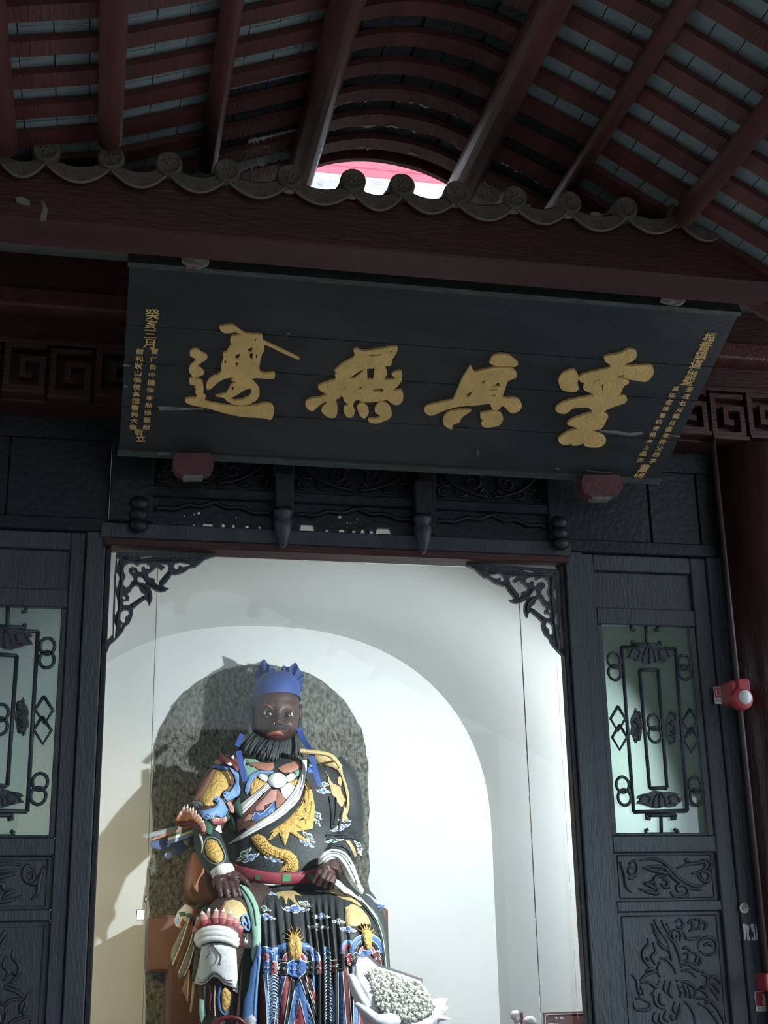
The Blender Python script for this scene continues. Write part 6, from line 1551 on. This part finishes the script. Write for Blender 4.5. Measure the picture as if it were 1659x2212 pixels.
icf = [(0,1,2),(0,2,3),(0,3,4),(0,4,5),(0,5,1),(1,6,2),(2,7,3),(3,8,4),(4,9,5),(5,10,1),(2,6,7),(3,7,8),(4,8,9),(5,9,10),(1,10,6),(6,10,9),(6,9,8),(6,8,7)]
while k < 1500:
    p = (rq.uniform(245, 665), rq.uniform(360, 695))
    if not inp(p, poly): continue
    k += 1
    cx, cy = 470, 530; dn = sqrt(((p[0]-cx)/220)**2+((p[1]-cy)/170)**2)
    px, py = 700+p[0]/2.765, 1960+p[1]/2.765
    Yb = 1.08-(py-2090)/122*.22; c = at(px, py, Yb-.06*(1-min(1, dn)**2)+rq.uniform(-.03, .03)); r = rq.uniform(.0065, .0125)
    fl.add([c+Vector(q)*r for q in ico], icf, True)
    if k % 6 == 0: sm_.tube([c+Vector((0, .01, -.006)), c+Vector((rq.uniform(-.03, .03), .06, -.10))], .002, 4)
tag(fl.build('flower_heads', petalm, bq, fix=False), kind='stuff'); tag(sm_.build('stems', stemm, bq, fix=False), kind='stuff')
b = MB(); b.lathe([(.10, .0), (.14, .12), (.17, .26), (.15, .28)], (1.80, BY-.02, .952), (0, 0, 1), 16); b.build('paper_foot', paper, bq)

redm = mat('red_tinsel', '7e2428', .35, .3, 30); clearm = mat('pink_cellophane', 'e4dfe4', .25, .08)
wr = empty('red_wreath', at(495, 2230, .8)); tag(wr, 'shiny dark red tinsel ring at the bottom before the armoured leg', 'tinsel'); wr.location.z = .95
b = MB(); c = at(494, 2222, .8); rt = random.Random(8)
pts = [c+Vector((.085*cos(t), 0, .055*sin(t))) for t in [2*pi*i/28 for i in range(29)]]
b.tube(pts, [.012]*29, 8, cap=False); b.build('ring', redm, wr)
b = MB(); b.tube([c+Vector((-.085, 0, 0)), (c.x-.06, .8, .955), (c.x, .8, .951)], .008, 6); b.tube([c+Vector((.085, 0, 0)), (c.x+.06, .8, .955), (c.x, .8, .951)], .008, 6); b.build('stand', redm, wr)
b = MB()
for i in range(60):
    p = pts[rt.randrange(28)]; d = Vector((rt.uniform(-1, 1), rt.uniform(-1, 1), rt.uniform(-.6, 1))).normalized(); b.tube([p, p+d*.022], [.003, .0006], 4)
tag(b.build('tinsel_hairs', redm, wr), kind='stuff')
pk = empty('cellophane_twist', at(545, 2240, .75)); tag(pk, 'small pale pink cellophane twist beside the tinsel ring', 'wrapper'); pk.location.z = .95
b = MB(); c = at(545, 2205, .75); b.tube([(c.x, .75, .951), (c.x-.004, .75, c.z-.06), (c.x-.012, .75, c.z), (c.x+.01, .75, c.z+.018)], [.03, .022, .03, .020], 10); b.build('wrap', clearm, pk)
rbn = empty('ribbon_bow', at(1127, 2240, .6)); tag(rbn, 'small white gauze bow with red tie at the bottom, left of the brown sign', 'bow'); rbn.location.z = .95
def bow(q, nm='loop'): return free(nm, q, clearm, .60, rbn, .008, .02, 4, 4, o=(1080, 2150), sc=7.9)
bow([(180,330),(210,270),(300,255),(330,300),(330,400),(370,430),(320,470),(260,500),(230,430),(190,400)]); bow([(400,420),(460,360),(550,350),(620,420),(640,500),(560,560),(480,520),(410,480)])
free('tie', [(338,285),(390,280),(400,400),(385,430),(345,380)], C_['belt'], .585, rbn, .01, .008, 3, 4, o=(1080, 2150), sc=7.9)
c = at(1127, 2205, .6); b = MB(); b.tube([(c.x, .6, .951), (c.x, .6, c.z-.06), (c.x, .6, c.z+.02)], .008, 8); b.build('stick', C_['belt'], rbn)
SYB = .95
a, c = at(1172.5, 2186.5, SYB), at(1272, 2187, SYB)
sn = empty('brown_sign', ((a.x+c.x)/2, SYB, .45)); tag(sn, 'brown notice with white border and lettering at the bottom right of the opening', 'sign')
x0, x1, z1 = a.x, c.x, a.z; z0 = z1-.20
b = MB(); b.bevbox(x0, x1, SYB, SYB+.012, z0, z1, .002); b.build('board', brownp, sn)
def sg_(x, y): return (x0+(x-732)/(1480-732)*(x1-x0), z1-(y-285)/(1480-732)*(x1-x0))
q = [sg_(765,520), sg_(765,350), sg_(785,335), sg_(790,322), sg_(1425,322), sg_(1435,340), sg_(1452,355), sg_(1452,520)]
bars('border', [(q[i], q[i+1]) for i in range(len(q)-1)], (SYB-.0015), .0013, whitep, sn)
cc = sg_(945, 378); b = MB(); b.tube([(cc[0]+cos(t)*.0042, (SYB-.0015), cc[1]+sin(t)*.0042) for t in [i*.5 for i in range(14)]], .0012, 5); b.tube([(cc[0], (SYB-.0015), cc[1]-.002), (cc[0]+.001, (SYB-.0015), cc[1]+.002)], .001, 5); b.build('emblem', whitep, sn)
label_text('景区', sg_(1035, 378), .0128, whitep, sn, (SYB-.0015), bold=.01)
q = [sg_(812,520), sg_(812,452), sg_(965,452), sg_(965,520)]; bars('pictogram_frame', [(q[i], q[i+1]) for i in range(3)], (SYB-.0015), .0013, clearm, sn)
q = [sg_(850,490), sg_(885,475), sg_(925,475), sg_(925,505)]; bars('pictogram', [(q[i], q[i+1]) for i in range(3)], (SYB-.0015), .0016, whitep, sn)
label_text('请勿跨越', sg_(1200, 500), .0192, whitep, sn, (SYB-.0015), bold=.015)
for x in (x0+.02, x1-.02):
    b = MB(); b.tube([(x, SYB+.006, .45), (x, SYB+.006, z0+.01)], .006, 8); b.build('post', C_['grey'], sn)
